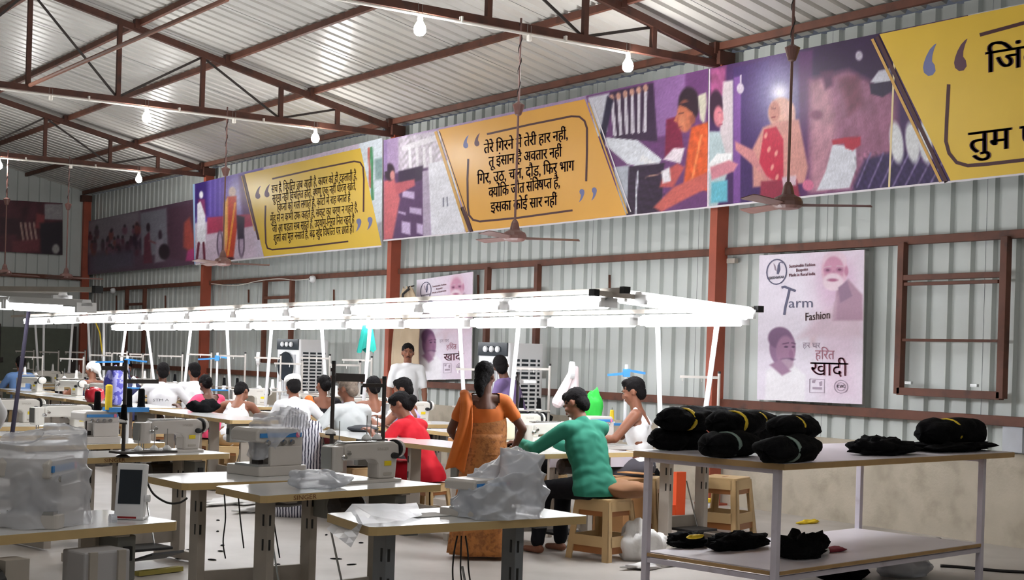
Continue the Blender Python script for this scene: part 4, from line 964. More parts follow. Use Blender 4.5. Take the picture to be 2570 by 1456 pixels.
    if bottom and bk == 'pants' and lower:
        g = G(); g.ell(P-d*.01, (.172*k, .124*k, .125*k), M3)
        for h, kn, an in legs:
            g.cap(h, kn, .096*k, .072*k, 12); g.cap(kn, an+V3(0, 0, .03), .072*k, .056*k, 12)
        obj('trousers', voxel(g, max(fv, .014), 3, 'trousers', folds(.006, 5)), bottom, t, smooth=True)
    if bottom and bk == 'skirt':
        g = G()
        def sk_(u, v):
            a = u*2*math.pi; r = .155+.10*v+.012*math.sin(a*9+2*math.sin(a*2))*v*2
            z = hip+.14-(hip+.11)*v
            return (r*math.cos(a)*1.05*k, r*.86*math.sin(a)*k-.02*v, z)
        g.grid(sk_, 72, 24, closed=True); g.f.append(tuple(range(71, -1, -1))); g.f.append(tuple(range(23*72, 24*72)))
        obj('sari_skirt', g, bottom, t, smooth=True)
    # hair
    g = G(); hmn = hm or m_hair; rng = np.random.RandomState(int(abs(x*91+y*17)))
    if hair in ('short', 'bun', 'long', 'bowed'):
        g.ell(hp_(0, -.022, .036), (.082*k, .098*k, .090*k), H3, 20, 14); g.ell(hp_(0, -.060, -.02), (.070*k, .052*k, .075*k), H3, 16, 10); g.ell(hp_(0, .03, .085), (.062*k, .050*k, .036*k), H3)
        if hair == 'bun': g.ell(hp_(0, -.13, -.02), (.045*k, .04*k, .045*k), H3); g.cap(hp_(0, -.08, -.04), hp_(0, -.12, -.02), .05*k, .04*k)
        if hair == 'long': g.cap(hp_(0, -.07, -.02), hp_(0, -.12, -.10), .066*k, .05*k); g.cap(hp_(0, -.12, -.10), hp_(.01, -.13, -.17), .05*k, .03*k)
        me = voxel(g, .008, 2, 'hair', folds(.006, 3, 60))
        me = clip_mesh(me, [(hp_(0, .064, .035), (H3 @ Vector((0, .9, -.45))).normalized())])
        obj('hair', me, hmn, t, smooth=True)
    elif hair in ('cap', 'scarf'):
        g2 = G(); g2.ell(hp_(0, -.03, .020), (.080*k, .090*k, .085*k), H3, 20, 14); g2.ell(hp_(0, -.06, -.03), (.068*k, .05*k, .07*k), H3, 16, 10)
        if hair == 'cap':
            obj('hair', voxel(g2, .009, 2, 'hair', folds(.004, 3, 50)), m_hair, t, smooth=True)
            prof = [(.086*k, -.0), (.092*k, .03*k), (.090*k, .065*k), (.06*k, .085*k), (.01*k, .09*k)]
            g.lathe((0, 0, 0), prof, 20, 'Z', Matrix.Translation(hp_(0, -.015, .045)) @ H3.to_4x4() @ Matrix.Diagonal((1, 1.15, 1, 1)))
            obj('cap', g, hmn, t, smooth=True)
        else:
            g.ell(hp_(0, -.02, .035), (.092*k, .108*k, .092*k), H3, 20, 14); g.ell(hp_(0, -.08, .0), (.07*k, .06*k, .075*k), H3); g.cap(hp_(.0, -.11, -.04), hp_(.03, -.13, -.17), .03*k, .018*k)
            me = clip_mesh(voxel(g, .009, 2, 'scarf', folds(.006, 8, 30)), [(hp_(0, .06, .02), (H3 @ Vector((0, .9, -.4))).normalized())])
            obj('head_scarf', me, hmn, t, smooth=True)
    if face:
        for s in (-1, 1):
            e = obj('eye', G().ell(hp_(s*.030, .0745, .004), (.0105*k, .0075*k, .0042*k), H3, 10, 7), m_eye, t, smooth=True)
            obj('iris', G().ell(hp_(s*.030, .0815, .004), (.0058*k, .003*k, .0046*k), H3, 8, 6), m_iris, e)
            obj('eyebrow', G().cap(hp_(s*.014, .092, .024), hp_(s*.046, .080, .027), .0042*k, .003*k, 6), m_hair, t)
        obj('mouth', G().cap(hp_(-.020, .088, -.062), hp_(.020, .088, -.062), .0048*k, n=6), m_lip, t)
        if face == 'moustache': obj('moustache', G().cap(hp_(-.002, .095, -.048), hp_(-.028, .082, -.058), .006*k, .0035*k, 6).cap(hp_(.002, .095, -.048), hp_(.028, .082, -.058), .006*k, .0035*k, 6), m_hair, t)
    if extra: extra(t, locals())
    if not stand and seat:
        c = copy_of(STOOL, 'stool under the '+seat, (x, y, 0), math.radians(yaw), 'stools under the workers'); c.scale = (.95, .95, (hip-.10)/.463)
    return t
# ---------------------------------------------------------------- bulbs, conduits, fans
def bulb(lab, x, y, z, lit=True):
    t = thing('hanging_bulb' if lit else 'bulb_holder', lab, 'bulb' if lit else 'lamp holder', (x, y, z), group='bulbs under the trusses' if lit else 'empty holders under the trusses')
    obj('holder', G().lathe((0, 0, 0), [(.012, .085), (.024, .08), (.026, .03), (.020, .02)], 12), m_pipe, t)
    obj('wire', G().tube([(.02, 0, .08), (.022, 0, .13), (.02, 0, .17)], .003, 5).tube([(-.02, 0, .08), (-.022, 0, .14), (-.02, 0, .18)], .003, 5), m_greywire, t)
    if lit:
        o = obj('glass_bulb', G().lathe((0, 0, -.06), [(.018, .085), (.03, .065), (.05, .03), (.056, 0), (.052, -.03), (.034, -.052), (.004, -.06)], 16), m_bulb, t, smooth=True)
    return t
tn_ = ['truss nearest the camera', 'near truss', 'middle truss', 'far truss']
for k, y in ((-2, Y1-2*BAY), (-1, Y1-BAY), (0, Y1), (1, Y1+BAY), (2, Y1+2*BAY)):
    nm = {-2: 'unseen rearmost', -1: 'nearest', 0: 'near', 1: 'middle', 2: 'far'}[k]
    cd_ = thing('light_conduit', 'white conduit pipe slung under the %s truss' % nm, 'conduit', (0, y-.05, 4.575), group='conduits under the trusses')
    obj('conduit_pipe', G().rod((9.15, 0, 0), (-3, 0, 0), .014, n=8), m_pipe, cd_)
    for x in (8.4, 7.2, 6.0, 4.5): obj('clip', G().box((x, 0, .02), (.02, .04, .06)), m_pipe, cd_)
    for x, w in ((9.185, 'nearest the wall'), (6.76, 'second from the wall'), (4.33, 'third from the wall'), (1.9, 'fourth from the wall'), (-.53, 'fifth from the wall')):
        if (x < 4 and k > -1) or (k < 0 and x > 8): continue
        bulb('lit bulb under the %s truss, %s' % (nm, w), x, y-.05, 4.50)  # bulbs under the unseen trusses are added to brighten the foreground
    for x, w in ((7.97, 'between the two bulbs'), (5.52, 'left of the bulbs')):
        if k < 0: continue
        bulb('empty white bulb holder under the %s truss, %s' % (nm, w), x, y-.05, 4.49, False)
def fan(lab, x, y, ztop, a0=0.0, h=2.63):
    t = thing('ceiling_fan', lab, 'ceiling fan', (x, y, 0), group='ceiling fans')
    obj('down_rod', G().rod((0, 0, h+.12), (0, 0, ztop), .011, n=8), m_fan, t)
    obj('canopy', G().lathe((0, 0, 3.86), [(.012, -.07), (.03, -.06), (.055, .02), (.06, .035), (.015, .06)], 14), m_fan, t)
    obj('twisted_wire', G().tube([(.016*math.cos(i*.9), .016*math.sin(i*.9), 3.92+i*.03) for i in range(int((ztop-3.92)/.03))], .004, 5), m_wire, t)
    m = obj('motor_housing', G().lathe((0, 0, h), [(.02, .17), (.035, .14), (.05, .075), (.10, .05), (.115, .02), (.115, -.01), (.085, -.03), (.03, -.04)], 20), m_fan, t, smooth=False)
    for i in range(3):
        a = a0+i*2.0944; c, s = math.cos(a), math.sin(a)
        g = G(); w0, w1 = .045, .065
        V = []
        for zz in (0, .006):
            for r, w, tz in ((.11, .03, 0), (.2, w0, .004), (.58, w1, .012), (.62, w1*.8, .012)):
                for sg in (-1, 1): V.append((r*c-sg*w*s, r*s+sg*w*c, h-.005+zz+sg*.012))
        F = []
        for b in (0, 8):
            for q in range(3): F.append((b+2*q, b+2*q+1, b+2*q+3, b+2*q+2))
        for q in range(3): F += [(2*q, 2*q+2, 8+2*q+2, 8+2*q), (2*q+1, 2*q+3, 8+2*q+3, 8+2*q+1)]
        F += [(0, 1, 9, 8), (6, 7, 15, 14)]
        g.add(V, F); obj('blade', g, m_fan, t)
fan('brown ceiling fan in front of the centre banner', 7.885, Y1-.03, 4.72, -.55)
fan('brown ceiling fan in front of the right banner', 7.95, 7.92, zroof(7.95)-.02, -.75, 2.71)
fan('brown ceiling fan in front of the left banner', 7.88, Y1+BAY-.03, 4.72, -.5)
fan('brown ceiling fan over the far bay, by the dark red banner', 7.95, Y1+2*BAY-.03, 4.72, -.3)
fan('brown ceiling fan at the left edge over the far bay', 6.91, Y1+2*BAY-.03, 4.72, .2)
# ---------------------------------------------------------------- tube light rails over the rows
def tube_light(lab, p, q, group='tube lights on the rails', single=False):
    """tube batten"""
    p, q = Vector(p), Vector(q); d = (q-p).normalized(); c = (p+q)/2; L = (q-p).length
    t = thing('tube_light', lab, 'tube light', c, 0, group)
    t.rotation_euler = Vector((1, 0, 0)).rotation_difference(d).to_euler()
    obj('batten', G().prism([(-.045, .0), (.045, .0), (.03, .045), (-.03, .045)], -L/2, L/2, YZ), m_tubew, t)
    for s in (-1, 1): obj('end_holder', G().box((s*(L/2-.015), 0, -.012), (.03, .15, .07)), m_tubew, t)
    for yy, zz in (((0, -.034),) if single else ((-.062, .006), (.062, .006), (0, -.034))): obj('glass_tube', G().rod((-L/2+.03, yy, zz), (L/2-.03, yy, zz), .024, n=10), m_tube, t, smooth=True)  # side tubes are added to stand in for the wide glow
    return t
def rail(lab, p, q):
    p, q = Vector(p), Vector(q)
    t = thing('light_rail', lab, 'rail', p, 0)
    obj('channel', G().bar((0, 0, 0), q-p, .05, .035), m_leg, t)
    e = (p-q).normalized()*.05; obj('end_cap', G().bar((0, 0, 0), e, .06, .05), m_dark, t)
    return t
def rail_run(nm, X, y0, y1, z0, z1, step, skip=()):
    rail('long grey steel channel carrying the %s' % nm, (X, y0-.15, z0+.075), (X, y1, z1+.075))
    n = int((y1-y0)/step)
    ords = ['nearest', 'second', 'third', 'fourth', 'fifth', 'sixth', 'seventh', 'eighth', 'ninth', 'tenth', 'eleventh', 'twelfth']
    for i in range(n):
        if i in skip: continue
        a, b = y0+i*step, y0+i*step+1.2; za = z0+(z1-z0)*i/n
        tube_light('%s lit tube from the near end of the %s' % (ords[i], nm), (X, a, za), (X, b, za+(z1-z0)/n))
rail_run('rail nearer the wall', 8.0, 8.42, 23.2, 1.85, 1.775, 1.31)
rail_run('rail over the middle tables', 6.6, 8.34, 23.5, 1.925, 1.82, 1.31)
rail('short grey cross channel joining the near ends of the two long rails', (6.45, 8.30, 1.975), (8.1, 8.40, 1.93))
tube_light('lit tube slung under the cross channel at the near end', (6.80, 8.26, 1.955), (7.95, 8.30, 1.895))
tube_light('second lit tube behind the cross channel, sloping to the right', (6.74, 8.42, 1.975), (7.9, 8.48, 1.915))
# left hand fixture near the camera
pL = onz(0, 742, 1.86); pR = onz(247, 742, 1.855)
FL, FR = onz(-160, 735, 1.88), onz(240, 738, 1.845)
rail('grey channel of the light fixture at the left edge', FR+Vector((0, 0, .03)), FL+Vector((0, 0, .04)))
dv = (FL-FR).normalized()
tube_light('lit tube at the left edge, right of the slanting dark pole', FR+dv*.12-Vector((0, 0, .085)), FR+dv*1.25-Vector((0, 0, .07)), single=True)
tube_light('lit tube at the left edge, left of the slanting dark pole', FR+dv*1.27-Vector((0, 0, .07)), FR+dv*2.4-Vector((0, 0, .06)), single=True)
tube_light('upper lit tube of the left fixture', FR+dv*.5+Vector((.05, .12, -.03)), FR+dv*1.6+Vector((.05, .12, -.015)), single=True)
t = thing('slanting_pole', 'backlit dark slanting pole rising beside the plastic covered machine at the left edge', 'pole')
pa = onz(29, 1100, .77); pb = ony(78, 738, pa.y+.55)
obj('pole_tube', G().rod(pa, pb, .017, .015, 10), M('backlit_violet_pole', (40, 36, 50), .8, spec=.2), t)  # backlit shade is put into the dark violet colour
# white poles carrying the rails
PO = [(318, 305, 905, 8.0), (367, 380, 905, 8.0), (481, 465, 950, 8.0), (569, 576, 960, 8.0), (683, 668, 990, 8.0), (806, 820, 1005, 8.0), (930, 914, 990, 8.0), (1153, 1166, 1030, 8.0), (1303, 1290, 930, 8.0), (1650, 1656, 1015, 8.0), (1801, 1771, 1030, 8.0), (88, 97, 945, 8.0), (110, 108, 990, 8.0), (183, 172, 950, 8.0), (221, 227, 925, 8.0), (261, 260, 950, 8.0)]
bes = ['left of the white cap', 'behind the navy vest man', 'left of the white lettered shirt', 'right of the white lettered shirt', 'in front of the far cooler', 'beside the woman in black', 'with the teal cloth hung on it', 'in front of the small poster', 'in front of the near cooler', 'left of the vest man by the bundles', 'in front of the right red column', 'behind the blue shirt, left of a pair', 'behind the blue shirt, right of a pair', 'in front of the green door, left of a pair', 'in front of the green door, right of a pair', 'alone between the green door and far window']
for pi_, ((xt, xb, yb, X), lab) in enumerate(zip(PO, bes)):
    a = onx(xt, 803, X); s = (a-EYE).length
    b = ony(xb, yb, a.y); b = Vector((b.x, a.y, b.z))
    dn = (b-a); fz = 0 if pi_ in (11, 12, 13, 14, 15) else .77
    b2 = a+dn*((a.z-fz)/max(a.z-b.z, .05))
    t = thing('light_pole', 'white slanting light pole '+lab, 'pole', group='white poles under the light rails')
    obj('pole_tube', G().rod(b2, a, .021, n=10), m_pole, t); obj('clamp', G().box(a+Vector((0, 0, .01)), (.07, .07, .05)), m_leg, t)
# ---------------------------------------------------------------- tables
T = make_table('sewing table in the front centre with a plastic shrouded machine', (3.62, 5.70, 0), .04, skew=.10, legm=M('blue_grey_leg', (128, 132, 138), .5, var=.08), brand=False, motor=False, box=False)
T_A = make_table('sewing table at the lower left corner with a white control panel on it', (1.72, 5.99, 0), .25, brand=False, motor=False)
T_B2 = make_table('sewing table left of centre lettered on its front edge, bare machine on it', (3.726, 7.172, 0), .24, W=1.3, skew=.12)
T_B1 = make_table('sewing table behind the lettered one, half covered overlock machine on it', (3.62, 7.83, 0), .05, brand=False, D=.62)
T_R = make_table('lettered sewing table with a dark thread stand, behind the left control panel', (3.58, 9.70, 0), .20)
GA = 'tables of the left row'
for i, (x, y, r, lab) in enumerate(((3.55, 10.85, .2, 'sewing table carrying the white and blue overlock machine'), (3.58, 11.95, .15, 'lettered sewing table with a cream machine behind the slanting pole'), (3.60, 13.15, .1, 'sewing table behind the slanting pole with the farther cream machine'))):
    copy_of(T_R, lab, (x, y, 0), r, GA)
R90 = -math.pi/2
GB = 'tables of the middle row'
mid = [(6.43, 10.28, R90+.08, 'bare white table in front of the red blouse, lettered on its edge'), (6.33, 11.56, R90-.10, 'bare white table with a black cloth pack, left of the red blouse'),
       (6.75, 12.95, .12, 'narrow lettered table in front of the man with the white cap'), (6.42, 14.6, R90, 'middle row table before the woman in pink, lettered at its right end'), (6.40, 15.85, R90, 'middle row table with black garments before the lettered white shirt'),
       (6.42, 17.3, R90, 'middle row table left of the lettered white shirt'), (6.40, 18.6, R90, 'middle row table with a red bag at its near end'), (6.38, 20.0, R90+.05, 'middle row table before the navy vest man'), (6.40, 21.4, R90, 'far middle row table before the blue shirt'), (6.6, 22.75, R90, 'farthest middle row table by the blue shirt')]
for x, y, r, lab in mid: copy_of(T_B1 if y < 12 and False else T_B2, lab, (x, y, 0), r, GB)
GC = 'tables of the row by the wall'
far3 = [(6.90, 9.38, .05, 'table at which the man in green works'), (7.55, 10.75, .0, 'table behind the woman in orange'), (8.0, 12.05, 0, 'table before the leaning worker'), (7.95, 13.42, 0, 'table before the lavender vest'), (8.05, 14.48, 0, 'table before the man behind the grey haired man'), (7.95, 15.72, 0, 'table before the woman in black'), (7.95, 17.45, 0, 'table in front of the far cooler'),
        (7.95, 19.38, 0, 'table before the plain white shirt by the far column'), (7.95, 21.45, 0, 'table before the navy scarf'), (7.95, 22.6, 0, 'table below the far window'), (7.95, 24.75, 0, 'table behind the navy vest man'), (7.95, 26.2, 0, 'table before the green door'), (7.95, 27.65, 0, 'table nearest the green door')]
for x, y, r, lab in far3: copy_of(T_B1, 'wall row sewing '+lab, (x, y, 0), r, GC)
# ---------------------------------------------------------------- machines
MB2 = make_machine('bare grey sewing machine with a yellow sticker beside the crumpled plastic', (4.03, 7.32, TH), .22)
MR = copy_of(MB2, 'bare grey sewing machine with a yellow sticker in front of the beige trousers', (3.84, 9.76, TH), .20)
mc = make_machine('cream sewing machine on the left, in front of the red bag', (3.80, 12.02, TH), .15, body=m_cream)
copy_of(mc, 'cream sewing machine right behind the slanting pole', (3.72, 13.2, TH), .1)
G3 = 'cream machines of the far rows'
for x, y, r, lab in ((6.35, 21.6, -1.2, 'right of the blue shirt'), (6.45, 20.1, -1.2, 'beside the elbow of the navy vest man'), (7.9, 19.4, .0, 'behind the lettered white shirt'), (8.0, 14.5, 0, 'behind the white cap man'), (7.95, 13.44, 0, 'before the lavender vest'), (7.95, 15.75, 0, 'before the woman in black'), (7.95, 17.47, 0, 'behind the woman in pink'), (7.5, 10.78, 0, 'behind the woman in orange'), (6.86, 9.42, .05, 'before the man in green'), (6.42, 18.75, -1.2, 'left of the lettered white shirt'), (8.0, 21.5, 0, 'before the navy scarf'), (8.0, 22.65, 0, 'below the far window'), (8.0, 24.8, 0, 'behind the navy vest man'), (8.0, 26.25, 0, 'before the green door'), (8.0, 12.1, 0, 'before the leaning worker')):
    copy_of(mc, 'cream sewing machine '+lab, (x, y, TH), r, G3)
ov = make_overlock('white overlock machine with blue trim behind the thread stand', (3.66, 10.78, TH), .2)
copy_of(ov, 'white overlock machine before the vest man by the bundles', (7.80, 10.02, .765), .1)
ovb = copy_of(ov, 'overlock machine under a pulled up plastic sheet, left of centre', (3.74, 7.95, TH), .25)
ovb.scale = (1.2, 1.2, 1.15)
t = copy_of(ov, 'machine under the big plastic cover at the lower left', (1.80, 5.97, TH), .9); t.scale = (1.05, 1.05, 1.15)
t = copy_of(ov, 'machine under the plastic shroud on the front centre table', (3.74, 5.66, TH), .3); t.scale = (.95, .9, .72)
# ---------------------------------------------------------------- thread stands
def grad(i): return [None, m_wcloth, m_black][i % 3]
def stand_at(lab, px, py, X, al, rz, spools=(None, None), mat=None, base=TH, group='white thread stands of the far rows'):
    p = onx(px, py, X); h = p.z-base
    return make_stand(lab, (p.x, p.y, base), rz, max(h, .3), spools, group, mat, al)
st = [(85, 878, 8.2, 'behind the blue shirt'), (107, 892, 6.9, 'right of the blue shirt'), (147.5, 880, 8.2, 'before the green door, first from left'), (214, 880, 8.2, 'before the green door, second from left'), (210, 896, 6.9, 'just left of the navy vest man'), (281, 887, 7.6, 'right of the white head scarf'), (319, 882, 8.2, 'below the far window, left'), (359, 890, 7.6, 'below the far window, over the navy scarf'), (381, 885, 8.2, 'left of the lettered white shirt'), (458, 889, 7.9, 'right of the lettered white shirt'), (531, 885, 8.2, 'in front of the far red column'), (616, 888, 8.0, 'left of the white thread reel'), (705, 893, 8.35, 'in front of the far cooler grille'), (759, 907, 8.0, 'right of the far cooler'), (828, 893, 8.0, 'right of the woman in black'), (904, 910, 8.0, 'above the grey haired man'), (933, 898, 8.3, 'by the pole with the teal cloth'), (1380, 918, 8.3, 'behind the man in green'), (1230, 920, 8.1, 'in front of the near cooler'), (1805, 938, 8.6, 'in front of the right red column')]
for i, (px, py, X, lab) in enumerate(st):
    stand_at('white thread stand '+lab, px, py, X, .34, -.55, ((m_black, m_black) if i in (9, 11, 17, 16, 18, 19) else (m_wcloth, None)[i % 2:]+(m_wcloth,))[:2] if True else None)
ns = make_stand('backlit dark thread stand with two long arms on the table left of the control panel', (3.36, 9.33, TH), .20, .62, (m_black, None), None, m_iron, .01)  # near stands from here on: backlit shade put into the iron colour
for a, b, z in ((-.17, 0, .585), (0, .25, .50)): obj('guide_arm', G().bar((a, 0, z), (b, 0, z), .012, .028), m_iron, ns)
for i, (x, s) in enumerate(((.10, m_wire), (.22, m_wire), (.32, None))):
    spool(ns, x, -.02, .045, m_black, False)
obj('base_tray', G().box((.14, -.02, .035), (.42, .16, .014)), m_iron, ns)
ns = make_stand('tall backlit dark thread stand with a flat arm beside the striped cloth', (4.22, 8.05, TH), .25, .66, (None, None), None, m_iron, .02)
obj('guide_arm', G().bar((0, 0, .58), (.26, .0, .575), .012, .05), m_iron, ns)
ns = make_stand('tall backlit dark thread stand behind the bare machine, before the red blouse', (4.28, 7.52, TH), .26, .58, (None, None), None, m_iron, .17)
obj('spool_rack', G().box((-.22, .02, .20), (.40, .08, .012)), m_iron, ns)
for x in (-.33, -.08): spool(ns, x, .02, .2, m_black, False)
ns = make_stand('backlit dark thread stand between the woman in orange and the man in green', (6.55, 9.4, TH), .2, .60, (None, None), None, m_iron, .02)
obj('lamp_clip', G().box((.12, 0, .545), (.14, .03, .02)), m_pole, ns)
def blue_stand(lab, px, py, X, xl, xr, base=TH):
    p = onx(px, py, X); t = thing('blue_thread_stand', lab, 'thread stand', (p.x, p.y, base), -.55)
    h = p.z-base; obj('pole', G().rod((0, 0, 0), (0, 0, h), .016, n=10), m_pole, t)
    obj('guide_arm', G().bar((0, 0, h-.08), (-xl, 0, h-.10), .03, .022), m_blue, t); obj('guide_arm', G().bar((0, 0, h-.05), (xr, 0, h-.075), .03, .022), m_blue, t)
    obj('arm_clamp', G().box((0, 0, h-.075), (.06, .06, .07)), m_blue, t)
    obj('spool_tray', G().box((.0, 0, .16), (.36, .10, .02)), m_blue, t)
    spool(t, -.12, 0, .17, m_ytape); spool(t, .1, 0, .17, m_wcloth)
blue_stand('blue armed thread stand left of the vest man by the bundles', 1573, 915, 8.3, .17, .17)
blue_stand('blue armed thread stand in front of the far red column', 546, 885, 8.0, .26, .16)
blue_stand('large blue armed thread stand right of the white head scarf', 320, 893, 6.9, .42, .26)
bs = thing('blue_spool_tray', 'blue spool tray with two black cones beside the overlock machine', 'spool tray', (3.88, 10.74, TH), .2)
obj('tray_post', G().rod((0, 0, 0), (0, 0, .25), .025, n=10), m_pole, bs); obj('tray_plate', G().box((0, 0, .25), (.34, .10, .035)), m_blue, bs)
for x in (.02, .13): obj('thread_cone', G().lathe((x, 0, .27), [(.032, 0), (.028, .01), (.024, .13), (.018, .14)], 12), m_black, bs)
obj('thread_cone', G().lathe((-.30, -.1, .27), [(.032, 0), (.026, .01), (.022, .13), (.016, .14)], 12), m_black, bs, loc=(0, 0, -.02))
obj('thread_cone', G().lathe((-.16, -.02, .27), [(.026, -.02), (.026, .16), (.014, .17)], 12), m_ytape, bs, label='yellow thread cone')
for lab, px, py, X in (('white thread reel with hanging yarn behind the man in green', 1435, 930, 8.3), ('white thread reel left of the far cooler', 648, 900, 8.2)):
    p = onx(px, py, X); t = thing('thread_reel', lab, 'reel', p, -.5)
    obj('reel_rim', G().lathe((0, 0, 0), [(.05, -.02), (.085, -.02), (.085, .02), (.05, .02)], 18, 'X'), m_pole, t)
    obj('reel_post', G().rod((0, 0, -.05), (0, 0, TH-p.z), .012, n=8), m_pole, t)
    if px > 1000: obj('yarn', G().cap((.02, 0, .02), (-.12, 0, -.30), .03, .06, 10).cap((.04, 0, .02), (.03, .02, -.25), .025, .05, 10), M('pale_pink_yarn', (222, 206, 208), .9), t)
# ---------------------------------------------------------------- plastic covers and things on the near tables
def sq(c, e): return math.copysign(abs(c)**e, c)
def coverA(a, v):            # tall bag: flat crown, hanging walls, pulled out corners at the hem
    c, s = math.cos(a), math.sin(a); e = .5
    r = (v/.22)**.6 if v < .22 else 1+.16*(v-.22)+.10*max(0, v-.8)*(1+1.2*math.cos(a*2+.6))
    z = .37+.03*c-.02*v-.05*abs(math.sin(a+.9))*v if v < .22 else .365+.03*c-(.38+.03*c)*((v-.22)/.78)
    return (sq(c, e)*.165*r, sq(s, e)*.135*r, z+.004)
cover('plastic_cover', 'big clear plastic cover over the machine at the lower left corner', (1.81, 5.96, TH+.002), .35, coverA, m_poly, 120, 70, seed=2.1, crease=.02)
def coverB(a, v):
    c, s = math.cos(a), math.sin(a); e = .6
    r = (v/.3)**.6 if v < .3 else 1+.12*(v-.3)
    z = .33+.03*c-.02*v if v < .3 else .325+.03*c-(.10+.14*(c < .2)*abs(c))*((v-.3)/.7)
    return (sq(c, e)*.15*r, sq(s, e)*.125*r, z)
cover('plastic_cover', 'wrinkled clear plastic sheet pulled over the overlock machine left of centre', (3.80, 7.92, TH+.03), .2, coverB, m_poly, 90, 40, seed=5.7, crease=.035)
def coverC(a, v):
    c, s = math.cos(a), math.sin(a); e = .7
    r = (v/.35)**.65 if v < .35 else 1+.22*(v-.35)-.35*max(0, v-.75)
    top = .225+.08*c
    z = top-.03*v if v < .35 else top-.01-(top+.0)*((v-.35)/.65)**1.1
    return (sq(c, e)*.182*r, sq(s, e)*.165*r, z+.004)
cover('plastic_cover', 'milky plastic shroud over the machine on the front centre table', (3.80, 5.58, TH+.002), .0, coverC, m_poly2, 130, 70, seed=9.2, crease=.034)
heap('crumpled_plastic', 'crumpled clear plastic bag left of the bare machine', 'plastic bag', (3.63, 7.05, TH+.001), (.18, .11, .085), m_poly2, 3.3, .3, .38, 44, 24, sc=3.6)
t = thing('plastic_sheet', 'flat plastic sheet hanging off the left end of the front centre table', 'plastic sheet'); g = G()
PA = [onz(*p, TH+.006) for p in ((884, 1270), (1045, 1265), (1060, 1296), (1000, 1313), (912, 1318))]
g.add([PA[0], PA[1], PA[2], PA[3], PA[4], Vector((3.0, 5.50, .66)), Vector((3.03, 5.80, .70))], [(0, 4, 3), (0, 3, 2, 1), (4, 0, 6, 5)])
o = obj('sheet', g, m_poly2, t); sm = o.modifiers.new('s', 'SUBSURF'); sm.subdivision_type = 'SIMPLE'; sm.levels = 4
tx = bpy.data.textures.new('crumple', 'CLOUDS'); tx.noise_scale = .08; dm = o.modifiers.new('d', 'DISPLACE'); dm.texture = tx; dm.strength = .02; dm.mid_level = .2
t = thing('paper_sheet', 'white paper sheet on the front centre table beside the shroud', 'paper', onz(1070, 1292, TH+.003), .1)
obj('sheet', G().box((0, 0, 0), (.20, .14, .002)), m_wcloth, t)
# control panel screen on the lower left table
p = onz(325, 1303, TH+.001); t = thing('control_panel', 'white control panel with a dark screen on the lower left table', 'control panel', p, -.62)
M_t = Matrix.Rotation(-.16, 4, 'X')
obj('housing', G().prism(rbox(.125, .05, .012), .0, .235, M_t), m_pole, t, bevel=.004)
obj('screen', G().box((0, -.0262, .135), (.095, .003, .145), M4=M_t), m_screen, t)
obj('stand_base', G().box((.0, .02, .006), (.13, .09, .012)), m_pole, t, bevel=.003)
obj('side_knob', G().lathe((.066, .0, .09), [(.016, 0), (.016, .018)], 10, 'X'), m_pole, t)
obj('red_label', G().box((0, -.0462, .012), (.08, .003, .008)), m_red, t)
t = thing('small_roll', 'small clear roll of tape beside the control panel', 'tape', onz(283, 1303, TH+.012), 0); obj('roll_ring', G().lathe((0, 0, 0), [(.012, -.012), (.022, -.012), (.022, .012), (.012, .012)], 14, 'X'), m_poly2, t)
# gear below the lower left table
t = thing('machine_motor', 'ribbed grey motor box hanging under the lower left table', 'motor', (1.97, 5.74, .53), .25)
obj('motor_box', G().box((0, 0, 0), (.21, .16, .30)), M('pale_grey_plastic', (176, 174, 176), .5), t, bevel=.008)
for x in (-.07, .06): obj('rib', G().box((x, -.085, 0), (.035, .014, .30)), m_leg, t)
t = thing('pulley_wheel', 'black pulley wheel and bracket under the lower left table', 'pulley', (1.52, 5.62, .55), .25)
obj('wheel', G().lathe((0, 0, 0), [(.02, -.03), (.10, -.028), (.085, 0), (.10, .028), (.02, .03)], 18, 'X'), m_dark, t); obj('bracket', G().box((.10, .02, .02), (.10, .10, .20)), m_leg, t); obj('axle', G().rod((-.12, 0, -.06), (.12, 0, -.06), .012, n=8), m_dark, t)
t = thing('foot_pedal', 'black foot pedal plate on the floor right of the lower left table', 'pedal', onz(400, 1418, .06), .3)
obj('plate', G().box((0, 0, .06), (.26, .22, .015), M4=Matrix.Rotation(-.3, 4, 'X')), m_dark, t); obj('base_bar', G().box((0, .0, -.04), (.36, .05, .03)), M('dull_yellow_bar', (150, 138, 60), .5), t)
t = thing('red_post', 'thin red iron post between the two left of centre tables', 'post', (4.35, 8.55, 0)); 
p = onz(665, 1372, .12); t.location = (p.x, p.y, 0); obj('post_bar', G().box((0, 0, .36), (.03, .03, .72)), m_red, t)
for i, (lab, pts) in enumerate((('black cable hanging from the table left of centre', [(563, 1240, .7), (566, 1300, .45), (560, 1360, .2), (566, 1402, .02)]), ('thin cable hanging beside the red post', [(598, 1245, .7), (604, 1310, .4), (612, 1376, .1)]), ('thin cable slanting right of the red post', [(682, 1270, .6), (692, 1340, .3), (702, 1400, .05)]))):
    b = onz(pts[0][0], pts[0][1]-6, .74); polyline_cable('hanging_cable', lab, [ony(x, y, 7.12) for x, y, z in pts], .004, m_wire)
for i, (x0, lab) in enumerate(((1148, 'left'), (1160, 'middle'), (1172, 'right'))):
    polyline_cable('hanging_cable', 'thin black cable under the front centre table, %s of three' % lab, [ony(x0-i*2, 1345, 5.6), ony(x0-8+i*5, 1385, 5.6), ony(x0-12+i*8, 1430, 5.6), ony(x0-10+i*10, 1470, 5.6)], .004, m_wire)
polyline_cable('floor_cable', 'thick black cable on the floor at the lower right', [onz(x, y, .012) for x, y in ((2360, 1420), (2420, 1424), (2500, 1432), (2570, 1436), (2640, 1440))], .012, m_wire)
